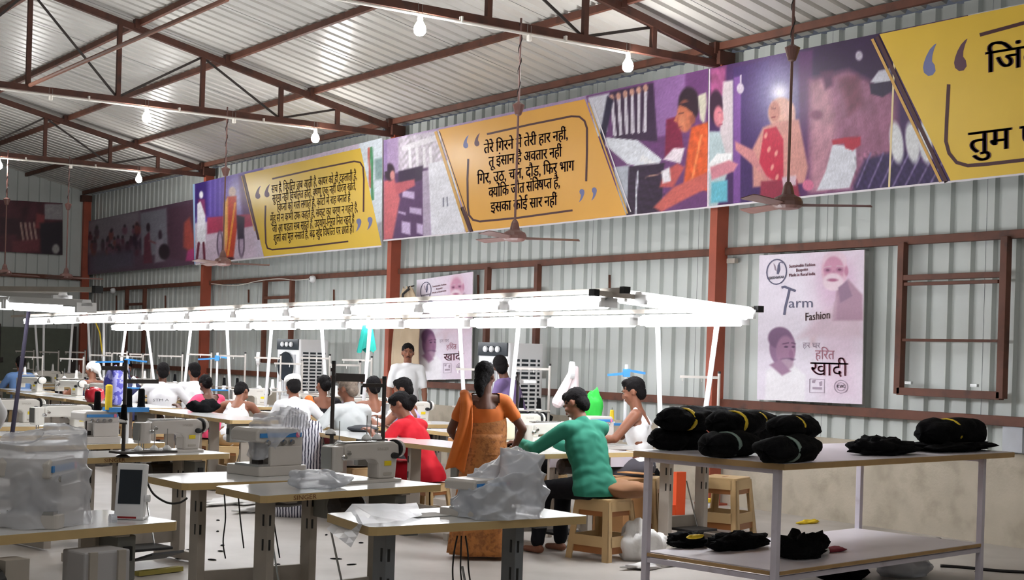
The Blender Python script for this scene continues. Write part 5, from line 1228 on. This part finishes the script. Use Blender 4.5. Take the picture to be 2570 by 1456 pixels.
polyline_cable('looped_cable', 'black cable looping below the control panel table', [ony(x, y, 7.5) for x, y in ((367, 1206), (385, 1240), (420, 1262), (450, 1262), (470, 1250))], .006, m_wire)
# white cloths on the floor
heap('floor_cloth', 'white cloth strip lying on the floor behind the lettered table', 'cloth', onz(700, 1275, .0), (.62, .16, .05), m_wcloth, 1.7, .7, .6)
heap('floor_cloth', 'second white cloth on the floor left of the red post', 'cloth', onz(612, 1262, .0), (.5, .22, .035), m_wcloth, 4.7, .5, .6)
rs = random.Random(5)
for i in range(30):
    x0, x1, y0, y1, lab = ((650, 960, 1300, 1440, 'tiny black cloth scrap on the floor left of the front centre table'), (1960, 2540, 1330, 1440, 'tiny black cloth scrap on the floor under and behind the work table'), (430, 560, 1290, 1440, 'tiny black cloth scrap on the floor right of the lower left table'))[i % 3]
    p = onz(rs.uniform(x0, x1), rs.uniform(y0, y1), 0); a = rs.uniform(0, 3)
    o = obj('cloth_scrap', G().ell((0, 0, .004), (.02+rs.random()*.03, .01+rs.random()*.012, .006), Matrix.Rotation(a, 3, 'Z'), 8, 5), m_black, loc=p); tag(o, lab, 'scrap', 'scraps '+lab[23:])
heap('yellow_scrap', 'yellow cloth strip on the floor behind the work table', 'scrap', onz(2030, 1314, 0), (.15, .04, .03), m_ytape, 2.2, .1, .7)
# ---------------------------------------------------------------- right hand work table with black bundles
FLc, FRc = Vector((6.25, 6.24, 0)), Vector((8.66, 6.66, 0)); ex = (FRc-FLc).normalized(); ey = Vector((-ex.y, ex.x, 0)); ang = math.atan2(ex.y, ex.x)
ZT, ZS = .92, .27; Wt, Dt = 2.50, 1.0
wt = thing('work_table', 'long lilac legged work table at the lower right with a low shelf', 'table', FLc, ang)
m_tw = M('work_top_white', (214, 208, 214), .35, var=.04, scale=3)
obj('worktop', G().box((Wt/2+.13, Dt/2, ZT-.02), (Wt+.36, Dt+.16, .036)), m_tw, wt); obj('top_edge', G().box((Wt/2+.13, Dt/2, ZT-.023), (Wt+.37, Dt+.17, .036)), m_wood, wt)
for x in (0, Wt):
    for y in (0, Dt): obj('leg', G().box((x, y, (ZT-.04)/2), (.042, .042, ZT-.04)), m_lilac, wt, bevel=.003)
obj('shelf', G().box((Wt/2, Dt/2, ZS-.01), (Wt-.045, Dt+.03, .02)), m_tw, wt); obj('shelf_edge', G().box((Wt/2, -.017, ZS-.014), (Wt-.05, .012, .022)).box((-.012, Dt/2, ZS-.014), (.012, Dt-.05, .022)), m_wood, wt)
for y in (-.0, Dt): obj('shelf_rail', G().box((Wt/2, y, ZS-.05), (Wt-.05, .03, .03)), m_lilac, wt)
for x in (0, Wt): obj('shelf_rail', G().box((x, Dt/2, ZS-.05), (.03, Dt-.05, .03)), m_lilac, wt); 
for x in (0, Wt): obj('top_rail', G().box((x, Dt/2, ZT-.055), (.03, Dt-.05, .03)), m_lilac, wt)
def bundle(lab, px, py, L, r, a, band=True, loop=False, seed=1.0, z0=0.0, sq=.8, bm_=m_ytape):
    """a tied roll of black garments lying on the table"""
    p = onz(px, py, ZT); t = thing('cloth_bundle', lab, 'bundle', (p.x, p.y, ZT+z0), a, 'tied black garment bundles')
    g = G()
    def P(u, v):
        an = u*2*math.pi; x = (v-.5)*L; e = max(0, 1-abs(2*v-1)**4.5)**.45
        rr = r*e*(1-.14*math.exp(-((v-.42)/.06)**2))*(1+.05*math.sin(an*4+seed+v*3)+.16*fbm((x*7+seed, math.cos(an)*1.2, math.sin(an)*1.2+seed), 1.0, 3)+.05*fbm((x*40, math.cos(an)*6, math.sin(an)*6+seed), 1.0, 2))
        return (x+.03*fbm((math.cos(an), math.sin(an), seed+v)), rr*math.cos(an)*1.15, max(rr*math.sin(an)*sq+r*sq*.9, .001))
    g.grid(P, 40, 36, closed=True); g.f += [tuple(range(39, -1, -1)), tuple(range(35*40, 36*40))]
    obj('cloth', g, m_black, t, smooth=True)
    if band:
        x = (.42-.5)*L; n = 20
        g = G().grid(lambda u, v: (x+(v-.5)*.035, r*.95*1.1*math.cos(u*2*math.pi), max(r*.97*sq*math.sin(u*2*math.pi)+r*sq*.9, .001)), 20, 2, closed=True)
        o = obj('tie_band', g, bm_, t, smooth=True); s = o.modifiers.new('s', 'SOLIDIFY'); s.thickness = .008
    return t
BA = ang+.10
bl = [('leftmost black bundle in the upper row, yellow band', 1722, 1130, .58, .10, BA, True, 1.0, .13), ('lowest black bundle at the left end under a banded one', 1705, 1128, .58, .10, BA, False, 2.0, 0), ('black bundle with a yellow band, second from left', 1846, 1140, .56, .10, BA, True, 3.0, .13), ('black bundle second from left in the lower layer with a grey band', 1830, 1146, .54, .105, BA, True, 4.0, 0),
      ('black bundle with a yellow band at the right of the near pile', 1990, 1154, .46, .095, BA, True, 5.0, .13), ('black bundle at the right of the lower layer with a grey band', 1978, 1160, .60, .105, BA, True, 6.0, 0), ('black bundle at the back with a yellow band', 1900, 1122, .40, .085, BA, True, 7.0, .12), ('black bundle at the back of the pile', 1800, 1118, .5, .10, BA, False, 8.0, .12), ('black bundle at the back of the pile, lower layer', 1890, 1122, .6, .10, BA, False, 11.0, 0)]
m_gband = M('grey_green_band', (120, 140, 132), .7)
for lab, px, py, L, r, a, b, sd, z in bl: bundle(lab, px, py, L, r, a, b, seed=sd, z0=z, bm_=m_ytape if 'yellow' in lab else m_gband)
bundle('big flat black fleece bundle with a yellow tie at the right end', 2385, 1130, .80, .12, ang, True, seed=9.0, z0=.04, sq=.85)
heap('black_fleece', 'loose black fleece pile left of the big flat bundle', 'cloth', onz(2215, 1140, ZT), (.34, .15, .10), m_black, 3.0, ang, .45, 40, 18, sc=5)
heap('black_fleece', 'loose black fleece under the big flat bundle', 'cloth', onz(2390, 1130, ZT), (.46, .20, .07), m_black, 6.0, ang, .5, 40, 18, sc=5)
for lab, px, py, r, m, sd in (('black cloth with a yellow tie on the left of the low shelf', 1725, 1372, (.17, .11, .085), m_black, 1.5), ('black cloth heap along the low shelf', 1850, 1378, (.30, .10, .10), m_black, 2.5), ('black cloth heap with a white tag on the low shelf, right of the front leg', 2010, 1398, (.22, .15, .14), m_black, 3.5)):
    heap('shelf_cloth', lab, 'cloth', onz(px, py, ZS), r, m, sd, ang, .45, 36, 18, sc=5)
heap('red_cloth', 'folded dark red cloth on the low shelf behind the black heap', 'cloth', onz(2085, 1384, ZS), (.14, .07, .025), M('dark_red_cloth', (140, 44, 62), .9), 2, ang, .3)
heap('white_tag_cloth', 'small white cloth at the end of the black heap on the low shelf', 'cloth', onz(2062, 1392, ZS), (.045, .05, .05), m_wcloth, 5, ang, .3)
heap('yellow_tie', 'yellow tie strip over the black cloth on the low shelf', 'tie', onz(1745, 1352, ZS+.09), (.07, .02, .02), m_ytape, 4, ang, .5)
heap('plastic_bag', 'clear plastic bags on the floor below the low shelf', 'plastic bag', onz(2270, 1445, 0), (.24, .16, .12), m_poly2, 7, .2, .5)
heap('dark_bag', 'black bag on the floor below the low shelf', 'bag', onz(2120, 1455, 0), (.25, .14, .07), m_black, 8, .2, .4)
heap('white_sack', 'white cloth sack on the floor beside the cushioned stool', 'sack', onz(1612, 1405, 0), (.17, .17, .26), m_wcloth, 3.1, .4, .4, 40, 22)
heap('floor_cloth', 'crumpled white cloth trailing from the sack', 'cloth', onz(1640, 1425, 0), (.24, .08, .04), m_wcloth, 6.1, .2, .7)
# stools, cushion, carton, jug
s1 = STOOL = make_stool('beige plastic stool with a brown cushion under the man in green', (6.86, 8.66, 0), .25, 1.0)
t = heap('seat_cushion', 'brown cushion on the beige stool, under the man in green', 'cushion', (7.00, 8.62, .462), (.21, .20, .12), M('tan_cushion', (128, 88, 58), .9, var=.05), 2.0, -.2, .15)
make_stool('beige plastic stool standing alone behind the work table', (8.84, 9.46, 0), .42, 1.10)
t = thing('white_jug', 'white jug with a yellow lid behind the lone stool', 'jug', (9.02, 9.85, 0)); obj('jug_body', G().lathe((0, 0, 0), [(.06, 0), (.065, .02), (.065, .18), (.05, .22), (.03, .235)], 16), m_poly2, t, smooth=True); obj('lid', G().lathe((0, 0, .235), [(.04, 0), (.04, .03), (.01, .035)], 14), m_ytape, t)
t = thing('carton', 'open brown carton behind the man in green', 'carton', (7.66, 9.45, 0), .3); obj('carton_body', G().box((0, 0, .26), (.36, .30, .52)), m_card, t)
for s in (-1, 1): obj('flap', G().box((s*.22, 0, .55), (.14, .29, .006), M4=None), m_card, t)
t = thing('orange_cloth', 'orange hanging cloth under the table behind the work table', 'cone', (9.5, 10.82, 0)); obj('cloth_body', G().prism([(-.06, -.03), (.06, -.03), (.05, .03), (-.05, .03)], 0, .42), M('bright_orange', (226, 82, 34), .5), t); obj('cloth_base', G().box((-.09, 0, .05), (.06, .05, .10)), M('bright_orange', (226, 82, 34), .5), t)  # hanging cloth, drawn as a block reaching down to the floor
# bench with a lilac apron and the metal stand behind the work table
t = thing('white_bench', 'white bench with a lilac apron panel left of the black bundles', 'bench', (7.62, 10.04, 0), -.12); obj('bench_top', G().box((0, 0, .75), (.9, .6, .03)), m_white, t); obj('apron', G().box((.02, -.27, .66), (.84, .02, .15)), m_lilac, t)
for x in (-.38, .40):
    for y in (-.25, .25): obj('leg', G().box((x, y, .37), (.04, .04, .73)), m_leg, t)
make_table('narrow grey legged table in the shade behind the work table', (8.08, 9.14, 0), .12, W=.92, D=.5, brand=False, motor=False, box=False)
heap('black_garments', 'dark garments piled under the table behind the work table', 'cloth', (8.7, 10.5, 0), (.26, .2, .5), m_black, 2, 0, .3)
heap('black_garments', 'black garments on the table before the vest man', 'cloth', (8.35, 11.78, TH), (.22, .18, .2), m_black, 4, 0, .4)
heap('cloth_pack', 'flat black cloth pack on the bare table left of the red blouse', 'cloth', onz(912, 1083, TH), (.16, .12, .055), M('charcoal_cloth', (44, 46, 52), .8, var=.1), 3, .2, .12)
heap('black_garments', 'black garments on the table right of the lettered white shirt', 'cloth', (6.55, 15.65, TH), (.15, .16, .13), m_black, 6, .2, .4)
heap('red_bag', 'shiny red bag on the table below the navy vest', 'bag', (6.15, 18.15, TH), (.12, .10, .18), M('shiny_red', (176, 30, 44), .25), 7, .2, .25)
heap('blue_print_bag', 'blue and white patterned bag right of the navy vest', 'bag', (6.15, 17.45, TH), (.12, .10, .42), M('blue_white_print', (150, 150, 210), .5, dirt=(70, 70, 160), dscale=14, dcut=(.5, .52)), 8, .2, .18)
heap('cream_garment', 'cream garment heap on the table before the man in green', 'cloth', (7.30, 10.72, TH), (.17, .14, .20), M('cream_knit', (224, 216, 190), .9, var=.06), 2, 0, .45)
heap('white_yarn', 'pale yarn heap on the table behind the red blouse', 'yarn', (7.75, 13.3, TH), (.13, .12, .14), m_wcloth, 5, 0, .6)
heap('dark_pouch', 'small dark pouch on the table between the woman in orange and the man in green', 'pouch', (6.50, 9.32, TH), (.09, .08, .06), m_black, 5, 0, .3)
heap('green_garment', 'bright green garment behind the head of the man in green', 'cloth', onx(1486, 1030, 7.9)-Vector((0, 0, .12)), (.10, .08, .26), M('bright_green_cloth', (40, 176, 60), .8), 5, 0, .3)
# ---------------------------------------------------------------- along the wall
def cooler(lab, x, y, rz, s=1.0):
    t = thing('air_cooler', lab, 'air cooler', (x, y, 0), rz); t.scale = (s, s, s)
    obj('cabinet', G().prism(rbox(.62, .52, .03), .12, 1.66), m_pole, t, bevel=.008)
    g = G()
    obj('front_fascia', G().prism(rbox(.58, .02, .008), 1.50, 1.66, Matrix.Translation((0, -.27, 0))), m_screen, t)
    for k in range(3): obj('dial', G().lathe((-.12+k*.12, -.285, 1.58), [(.012, -.03), (.035, -.02), (.038, 0)], 14, 'Y'), m_pole, t)
    obj('front_grille', G().box((-.01, -.262, 1.12), (.44, .008, .62)), M('cooler_grey', (164, 166, 170), .5), t)
    for k in range(9): obj('grille_slat', G().box((-.19+k*.047, -.27, 1.12), (.012, .02, .62)), m_pole, t)
    obj('side_pad', G().box((.312, 0, 1.1), (.01, .40, .74)), m_screen, t)
    for k in range(14): obj('louvre', G().box((.322, 0, .78+k*.05), (.02, .40, .022)), m_pole, t)
    for k in (-.1, .03, .14): obj('louvre_post', G().box((.33, k, 1.1), (.012, .02, .74)), m_pole, t)
    obj('tank', G().box((0, 0, .30), (.64, .54, .36)), m_pole, t, bevel=.01)
    for x_ in (-.26, .26): obj('caster', G().lathe((x_, 0, .055), [(.02, -.02), (.055, -.02), (.055, .02), (.02, .02)], 12, 'X'), m_dark, t)
    return t
c1 = cooler('white air cooler with three dials and louvred side near the small poster', 9.95, 14.45, -1.52)
t = copy_of(c1, 'white air cooler with a dark oval grille in the far bay', (9.95, 20.0, 0), -1.45)
obj('round_grille', G().lathe((-.02, -.29, 1.25), [(.02, -.012), (.20, -.01), (.22, 0)], 20, 'Y', ), m_screen, t)
p = onx(1012, 905, 10.36); t = thing('hanging_coat', 'beige coat hung on the wall left of the small poster', 'coat', (10.38, 17.66, 0), 0)
def coat(u, v):
    z = 2.42-1.12*v; w = .10+.22*min(1, v*4)+.06*v; a = u*2*math.pi
    return ((.05+.02*v)*math.sin(a)*(1+.3*math.sin(5*math.cos(a)*2+v*3))-.0, w*math.cos(a)-.02*math.sin(v*6), z-.02*math.sin(7*a))
o = obj('coat_body', G().grid(coat, 48, 24, closed=True), M('beige_coat_cloth', (188, 168, 142), .9, var=.04), t, smooth=True)
obj('collar', G().tube([(-.05, -.12, 2.40), (-.09, -.02, 2.32), (-.07, .02, 2.1), (-.06, .03, 1.9)], .018, 6), m_dark, t); obj('hook', G().rod((.1, 0, 2.45), (-.02, 0, 2.42), .01, n=6), m_iron, t)
p = onx(920, 880, 8.0); t = thing('teal_cloth', 'teal green cloth hanging on a light pole', 'cloth', p, -.6)
def teal(u, v):
    a = u*2*math.pi; z = .30*(1-v)+.0; w = .045+.05*v
    return (w*math.cos(a)*(1+.2*math.sin(a*6)), .035*math.sin(a)*(1+.25*math.sin(a*5+v*4)), z+(.03*math.sin(a*3)*v))
obj('cloth', G().grid(teal, 48, 16, closed=True), M('teal_cloth_dye', (24, 146, 134), .85, var=.08), t, smooth=True)
for lab, x, y, X in (('white dome camera on the girt left of the small window', 785, 701, 10.5), ('white dome camera on the girt in the far corner', 284, 730, 10.5)):
    t = thing('security_camera', lab, 'camera', onx(x, y, X)); obj('camera_body', G().lathe((0, 0, 0), [(.02, .04), (.055, .03), (.06, 0), (.05, -.04), (.02, -.06)], 14, 'X'), m_pole, t, smooth=True); obj('lens', G().lathe((-.055, 0, 0), [(.005, -.012), (.025, 0)], 10, 'X'), m_dark, t)
for i, (x0, y0, y1, lab) in enumerate(((1530, 690, 742, 'right of the near cooler window'), (1200, 690, 790, 'right of the small poster'), (624, 727, 760, 'left of the window in the third bay'), (838, 727, 775, 'left of the middle column'), (415, 742, 775, 'right of the farthest window'), (292, 742, 785, 'left of the farthest window'))):
    a, b = onx(x0, y0, 10.645), onx(x0, y1, 10.645); t = thing('rusty_strap', 'rusty hanging strap on the wall '+lab, 'strap', group='rusty straps on the wall'); obj('strap_bar', G().bar(a, b, .03, .008), m_rust, t)
p = onx(2548, 1100, 10.62); t = thing('socket_board', 'dusty clear socket box low on the wall at the right edge', 'socket box', p); obj('box', G().box((0, 0, 0), (.08, .20, .24)), m_poly2, t); obj('sockets', G().box((.0, 0, 0), (.05, .10, .12)), m_leg, t)
t = thing('white_lamp_box', 'small white fitting hung by the wall left of the large poster', 'fitting', onx(1838, 655, 10.6)); obj('fitting_body', G().box((0, 0, 0), (.05, .12, .05)), m_leg, t); obj('fitting_arm', G().rod((0, 0, 0), (.15, 0, .03), .008, n=6), m_leg, t)
polyline_cable('wall_wire', 'thin wires sagging along the girt toward the small camera', [onx(x, y, 10.52) for x, y in ((530, 712), (590, 717), (650, 705), (700, 700), (740, 703), (780, 700))], .008, m_pipe)
polyline_cable('yellow_wire', 'yellow wire hanging by the green door', [onx(x, y, 8.02) for x, y in ((238, 806), (250, 835), (254, 865), (258, 890))], .012, m_ytape)
# ---------------------------------------------------------------- the people at work
c_white = M('white_shirt_cloth', (228, 228, 230), .85, var=.02, spec=.2); c_grey = M('pale_grey_shirt_cloth', (190, 194, 194), .85, var=.04, spec=.2)
c_green = M('sea_green_shirt_cloth', (44, 122, 100), .8, var=.06, scale=5, spec=.25); c_red = M('red_blouse_cloth', (184, 20, 36), .8, var=.05, spec=.25)
c_orange = M('orange_blouse_cloth', (200, 102, 28), .75, var=.06); c_gold = M('gold_brown_sari', (172, 108, 50), .7, var=.12, scale=14, dirt=(138, 84, 36), dscale=34, dcut=(.5, .62), bump=.3, bscale=60)
c_blue = M('light_blue_shirt_cloth', (110, 146, 200), .85, var=.1, scale=6); c_navy = M('navy_vest_cloth', (30, 34, 74), .85); c_lav = M('lavender_vest_cloth', (172, 164, 216), .85)
c_pink = M('pink_blouse_cloth', (226, 70, 110), .8, var=.05); c_purple = M('purple_shirt_cloth', (116, 96, 142), .85, var=.05); c_blk = M('black_blouse_cloth', (26, 24, 30), .85)
c_trk = M('dark_trousers_cloth', (24, 24, 28), .9, spec=.15); c_trb = M('beige_trousers_cloth', (188, 158, 118), .9); c_trg = M('grey_trousers_cloth', (78, 76, 84), .9); c_maroon = M('maroon_cloth', (84, 18, 28), .9)
DN = (-.16, .40, .82), (.16, .40, .82)
# woman in the orange sari, standing with her back to the camera
def sari(t, e):
    P, d, k = e['P'], e['d'], e['k']; g = G()
    def band(u, v):            # the loose end over the left shoulder falling behind
        x = -.155-.055*v+.02*math.sin(v*4)+(u-.5)*.085*(1+.5*v); z = 1.20-.56*v+.035*math.sin(u*3.1); y = -.085-.05*math.sin(v*2.4)+.016*math.sin(u*9+v*3)
        return (x, y+.10*max(0, .14-v)*6, z+.03*(.5-u))
    g.grid(band, 12, 26); o = obj('sari_end', g, c_orange, t, smooth=True); s = o.modifiers.new('s', 'SOLIDIFY'); s.thickness = .012
    g = G()
    def wrap(u, v):
        a = u*2*math.pi; z = 1.03-.26*v; r = 1+.03*math.sin(a*6+v*8)
        return (.158*r*math.cos(a)*(1+.10*v), .126*r*math.sin(a)*(1+.1*v)+.035*(1-v), z+.03*math.sin(a+.6)*(1-v))
    g.grid(wrap, 48, 16, closed=True); obj('sari_wrap', g, c_gold, t, smooth=True)
    obj('bangle', G().lathe(e['wr_']-Vector((0, .0, 0)), [(.036, -.006), (.040, 0), (.036, .006)], 14), m_ytape, t)
person('woman standing in an orange and gold sari with her back turned, dark hair tied low', 6.02, 9.05, -28, hip=.78, lean=10, hp=4, hy=-28, L=(-.16, .26, .82), Rr=(.24, .18, .80), top=c_orange, tk='blouse', sleeve=.55, bottom=c_gold, bk='skirt', hair='long', skin=m_skin2, vox=.009, stand=True, scale=.9, scoop=.115, extra=sari)
def patch(t, e): pass
person('seated man in a sea green shirt bent over his work on the beige stool', 6.78, 8.68, 6, hip=.56, lean=19, hp=26, hy=14, L=(-.28, .56, .84), Rr=(.02, .52, .84), feet=[(-.20, .40, 0), (.05, .42, 0)], top=c_green, sleeve=1.85, bottom=c_trk, hair='short', vox=.008, face=True, fs=1.3, bulk=1.16)
person('seated man in a white vest with bare arms by the black bundles, turned left', 8.12, 9.74, 42, hip=.60, lean=7, hp=14, hy=0, L=(-.24, .44, .80), Rr=(.16, .46, .80), top=c_white, tk='vest', bottom=c_trg, hair='short', vox=.009, face=True, seat='man in the white vest by the bundles')
person('seated woman in a red blouse bent forward, dark hair in a bun', 6.72, 11.02, 24, hip=.47, lean=26, hp=26, hy=14, L=(-.26, .42, .80), Rr=(.10, .44, .80), top=c_red, sleeve=1.5, bottom=c_red, bk='pants', hair='bun', vox=.01, bulk=1.08, seat='woman in the red blouse')
person('seated grey haired man in a pale grey shirt, seen from behind', 6.62, 12.15, 10, hip=.52, lean=12, hp=14, hy=12, L=(-.42, .34, .82), Rr=(.16, .42, .82), top=c_grey, sleeve=1.8, bottom=c_trg, hair='short', hm=m_ghair, vox=.01, bulk=1.1, seat='grey haired man')
person('young man standing by the wall in a white shirt, facing the camera', 9.55, 16.2, 152, hip=.87, lean=2, hp=2, hy=0, L=(-.24, .12, .78), Rr=(.24, .12, .78), top=c_white, sleeve=.8, bottom=c_trk, hair='short', vox=.009, stand=True, face='moustache', skin=m_skin)
person('seated man in a lavender vest with his head bowed, before the standing man', 7.72, 12.95, 35, hip=.50, lean=10, hp=14, hy=8, top=c_lav, tk='vest', bottom=c_trg, hair='short', vox=.011, seat='man in the lavender vest')
person('man in a purple shirt bending between the woman in orange and the wall', 9.1, 13.0, 30, hip=.80, lean=24, hp=6, hy=-60, L=(.06, .44, .92), Rr=(.34, .40, .95), top=c_purple, sleeve=.7, bottom=c_trk, hair='short', skin=m_skin2, vox=.011, stand=True, face=True)
person('worker in dark clothes leaning over with an arm down, behind the man in green', 8.25, 11.25, 60, hip=.50, lean=48, hp=20, hy=0, L=(-.16, .52, .70), Rr=(.2, .55, .68), top=c_trk, sleeve=.5, bottom=c_trk, hair='scarf', hm=c_trk, skin=m_skin2, vox=.012, seat='leaning worker in dark clothes')
person('seated woman in a black and orange blouse by a white pole, hair tied back', 7.85, 15.2, -20, hip=.50, lean=8, hp=12, hy=25, top=c_blk, tk='blouse', scoop=.12, sleeve=.15, bottom=c_maroon, hair='bun', vox=.011, scale=.95, extra=lambda t, e: obj('orange_sash', G().cap(e['sh'][0]+Vector((-.01, -.02, .02)), e['P']+Vector((-.10, -.11, .16)), .055, .06, 10), c_orange, t, smooth=True), seat='woman in black and orange')
person('seated man in a white shirt wearing a white cap', 6.98, 14.1, -12, hip=.50, lean=20, hp=22, hy=0, L=(-.1, .42, .8), Rr=(.26, .34, .80), top=c_white, sleeve=.9, bottom=c_trg, hair='cap', hm=m_wcloth, vox=.011, seat='man with the white cap')
person('seated man in a white vest, head bowed, right of the pink blouse', 6.95, 15.75, -40, hip=.47, lean=34, hp=36, hy=-10, L=(-.20, .40, .78), Rr=(.15, .45, .78), top=c_white, tk='vest', bottom=c_trb, hair='short', vox=.011, seat='man with bare shoulders')
person('seated woman in a pink blouse, hair tied back', 7.1, 16.6, 5, hip=.49, lean=22, hp=24, hy=-5, L=(-.32, .34, .78), Rr=(.12, .42, .78), top=c_pink, sleeve=.5, scoop=.10, bottom=c_maroon, hair='bun', skin=m_skin2, vox=.012, scale=.95, seat='woman in pink')
def mark(t, e):
    b = e['P']+e['d']*.26*e['k']-Vector((0, .134, 0)); text_part('lettering', 'STM A', .032, b+Vector((-.10, 0, 0)), (1, 0, .04), (0, .2, 1), c_trg, t, w=.20)
person('seated man in a white shirt lettered across the back', 6.95, 17.95, -26, hip=.53, lean=6, hp=8, hy=10, L=(-.34, .34, .82), Rr=(.26, .36, .80), top=c_white, sleeve=.95, bottom=c_trg, hair='short', skin=m_skin2, vox=.011, bulk=1.12, extra=mark, seat='man in the lettered shirt')
person('seated man in a plain white shirt behind the woman in pink', 7.75, 18.85, -20, hip=.53, lean=6, hp=6, hy=20, top=c_white, sleeve=.9, bottom=c_trg, hair='short', vox=.013, seat='man in the plain white shirt')
person('seated man in a navy vest and white head scarf', 6.95, 20.6, -10, hip=.50, lean=10, hp=16, hy=40, L=(-.34, .36, .80), top=c_navy, tk='vest', bottom=c_trk, hair='scarf', hm=m_wcloth, skin=m_skin, vox=.013, seat='man in the navy vest')
person('seated man in a light blue shirt at the far left', 6.75, 23.5, -15, hip=.52, lean=10, hp=8, hy=10, top=c_blue, sleeve=.9, bottom=c_trk, hair='short', vox=.014, bulk=.98, seat='man in the light blue shirt')
person('man in white cut off by the left edge of the picture', 2.36, 9.75, -20, hip=.84, lean=4, hp=5, hy=0, L=(-.2, .3, .9), Rr=(.24, .16, .86), top=c_white, sleeve=1.5, bottom=c_trg, hair='short', vox=.012, stand=True)
person('seated man in a white vest behind the grey haired man', 7.85, 13.95, -15, hip=.50, lean=16, hp=12, hy=5, top=c_white, tk='vest', bottom=c_trk, hair='short', vox=.013, seat='man behind the grey haired man')
person('seated worker with a navy scarf below the far window', 7.6, 20.9, 0, hip=.48, lean=24, hp=28, hy=0, top=c_navy, sleeve=.9, bottom=c_trk, hair='scarf', hm=c_navy, vox=.014, seat='worker with the navy scarf')
person('seated worker in maroon facing the camera by the blue thread stand', 8.5, 23.6, 170, hip=.5, lean=10, hp=16, hy=0, top=c_maroon, sleeve=.6, bottom=c_trk, hair='short', vox=.014, face=True, seat='worker in maroon')
# striped cloth over a chair back beside the white cap man
m_stripe = M('striped_cotton', (206, 204, 212), .85)
if 'done' not in m_stripe:
    nt = m_stripe.node_tree; b = nt.nodes['Principled BSDF']; tc = nt.nodes.new('ShaderNodeTexCoord'); w = nt.nodes.new('ShaderNodeTexWave'); w.inputs['Scale'].default_value = 12; w.inputs['Distortion'].default_value = 2.5; w.inputs['Detail Scale'].default_value = 1.2
    r = nt.nodes.new('ShaderNodeValToRGB'); r.color_ramp.interpolation = 'CONSTANT'; r.color_ramp.elements[0].color = lin((44, 42, 64))+(1,); r.color_ramp.elements[1].color = lin((208, 206, 214))+(1,); r.color_ramp.elements[1].position = .32
    nt.links.new(tc.outputs['Object'], w.inputs['Vector']); nt.links.new(w.outputs['Fac'], r.inputs['Fac']); nt.links.new(r.outputs['Color'], b.inputs['Base Color'])
heap('striped_shawl', 'navy and white striped shawl heaped in front of the white cap man', 'shawl', (5.92, 11.95, 0), (.27, .22, .88), m_stripe, 2.0, -.5, .16, 48, 26)
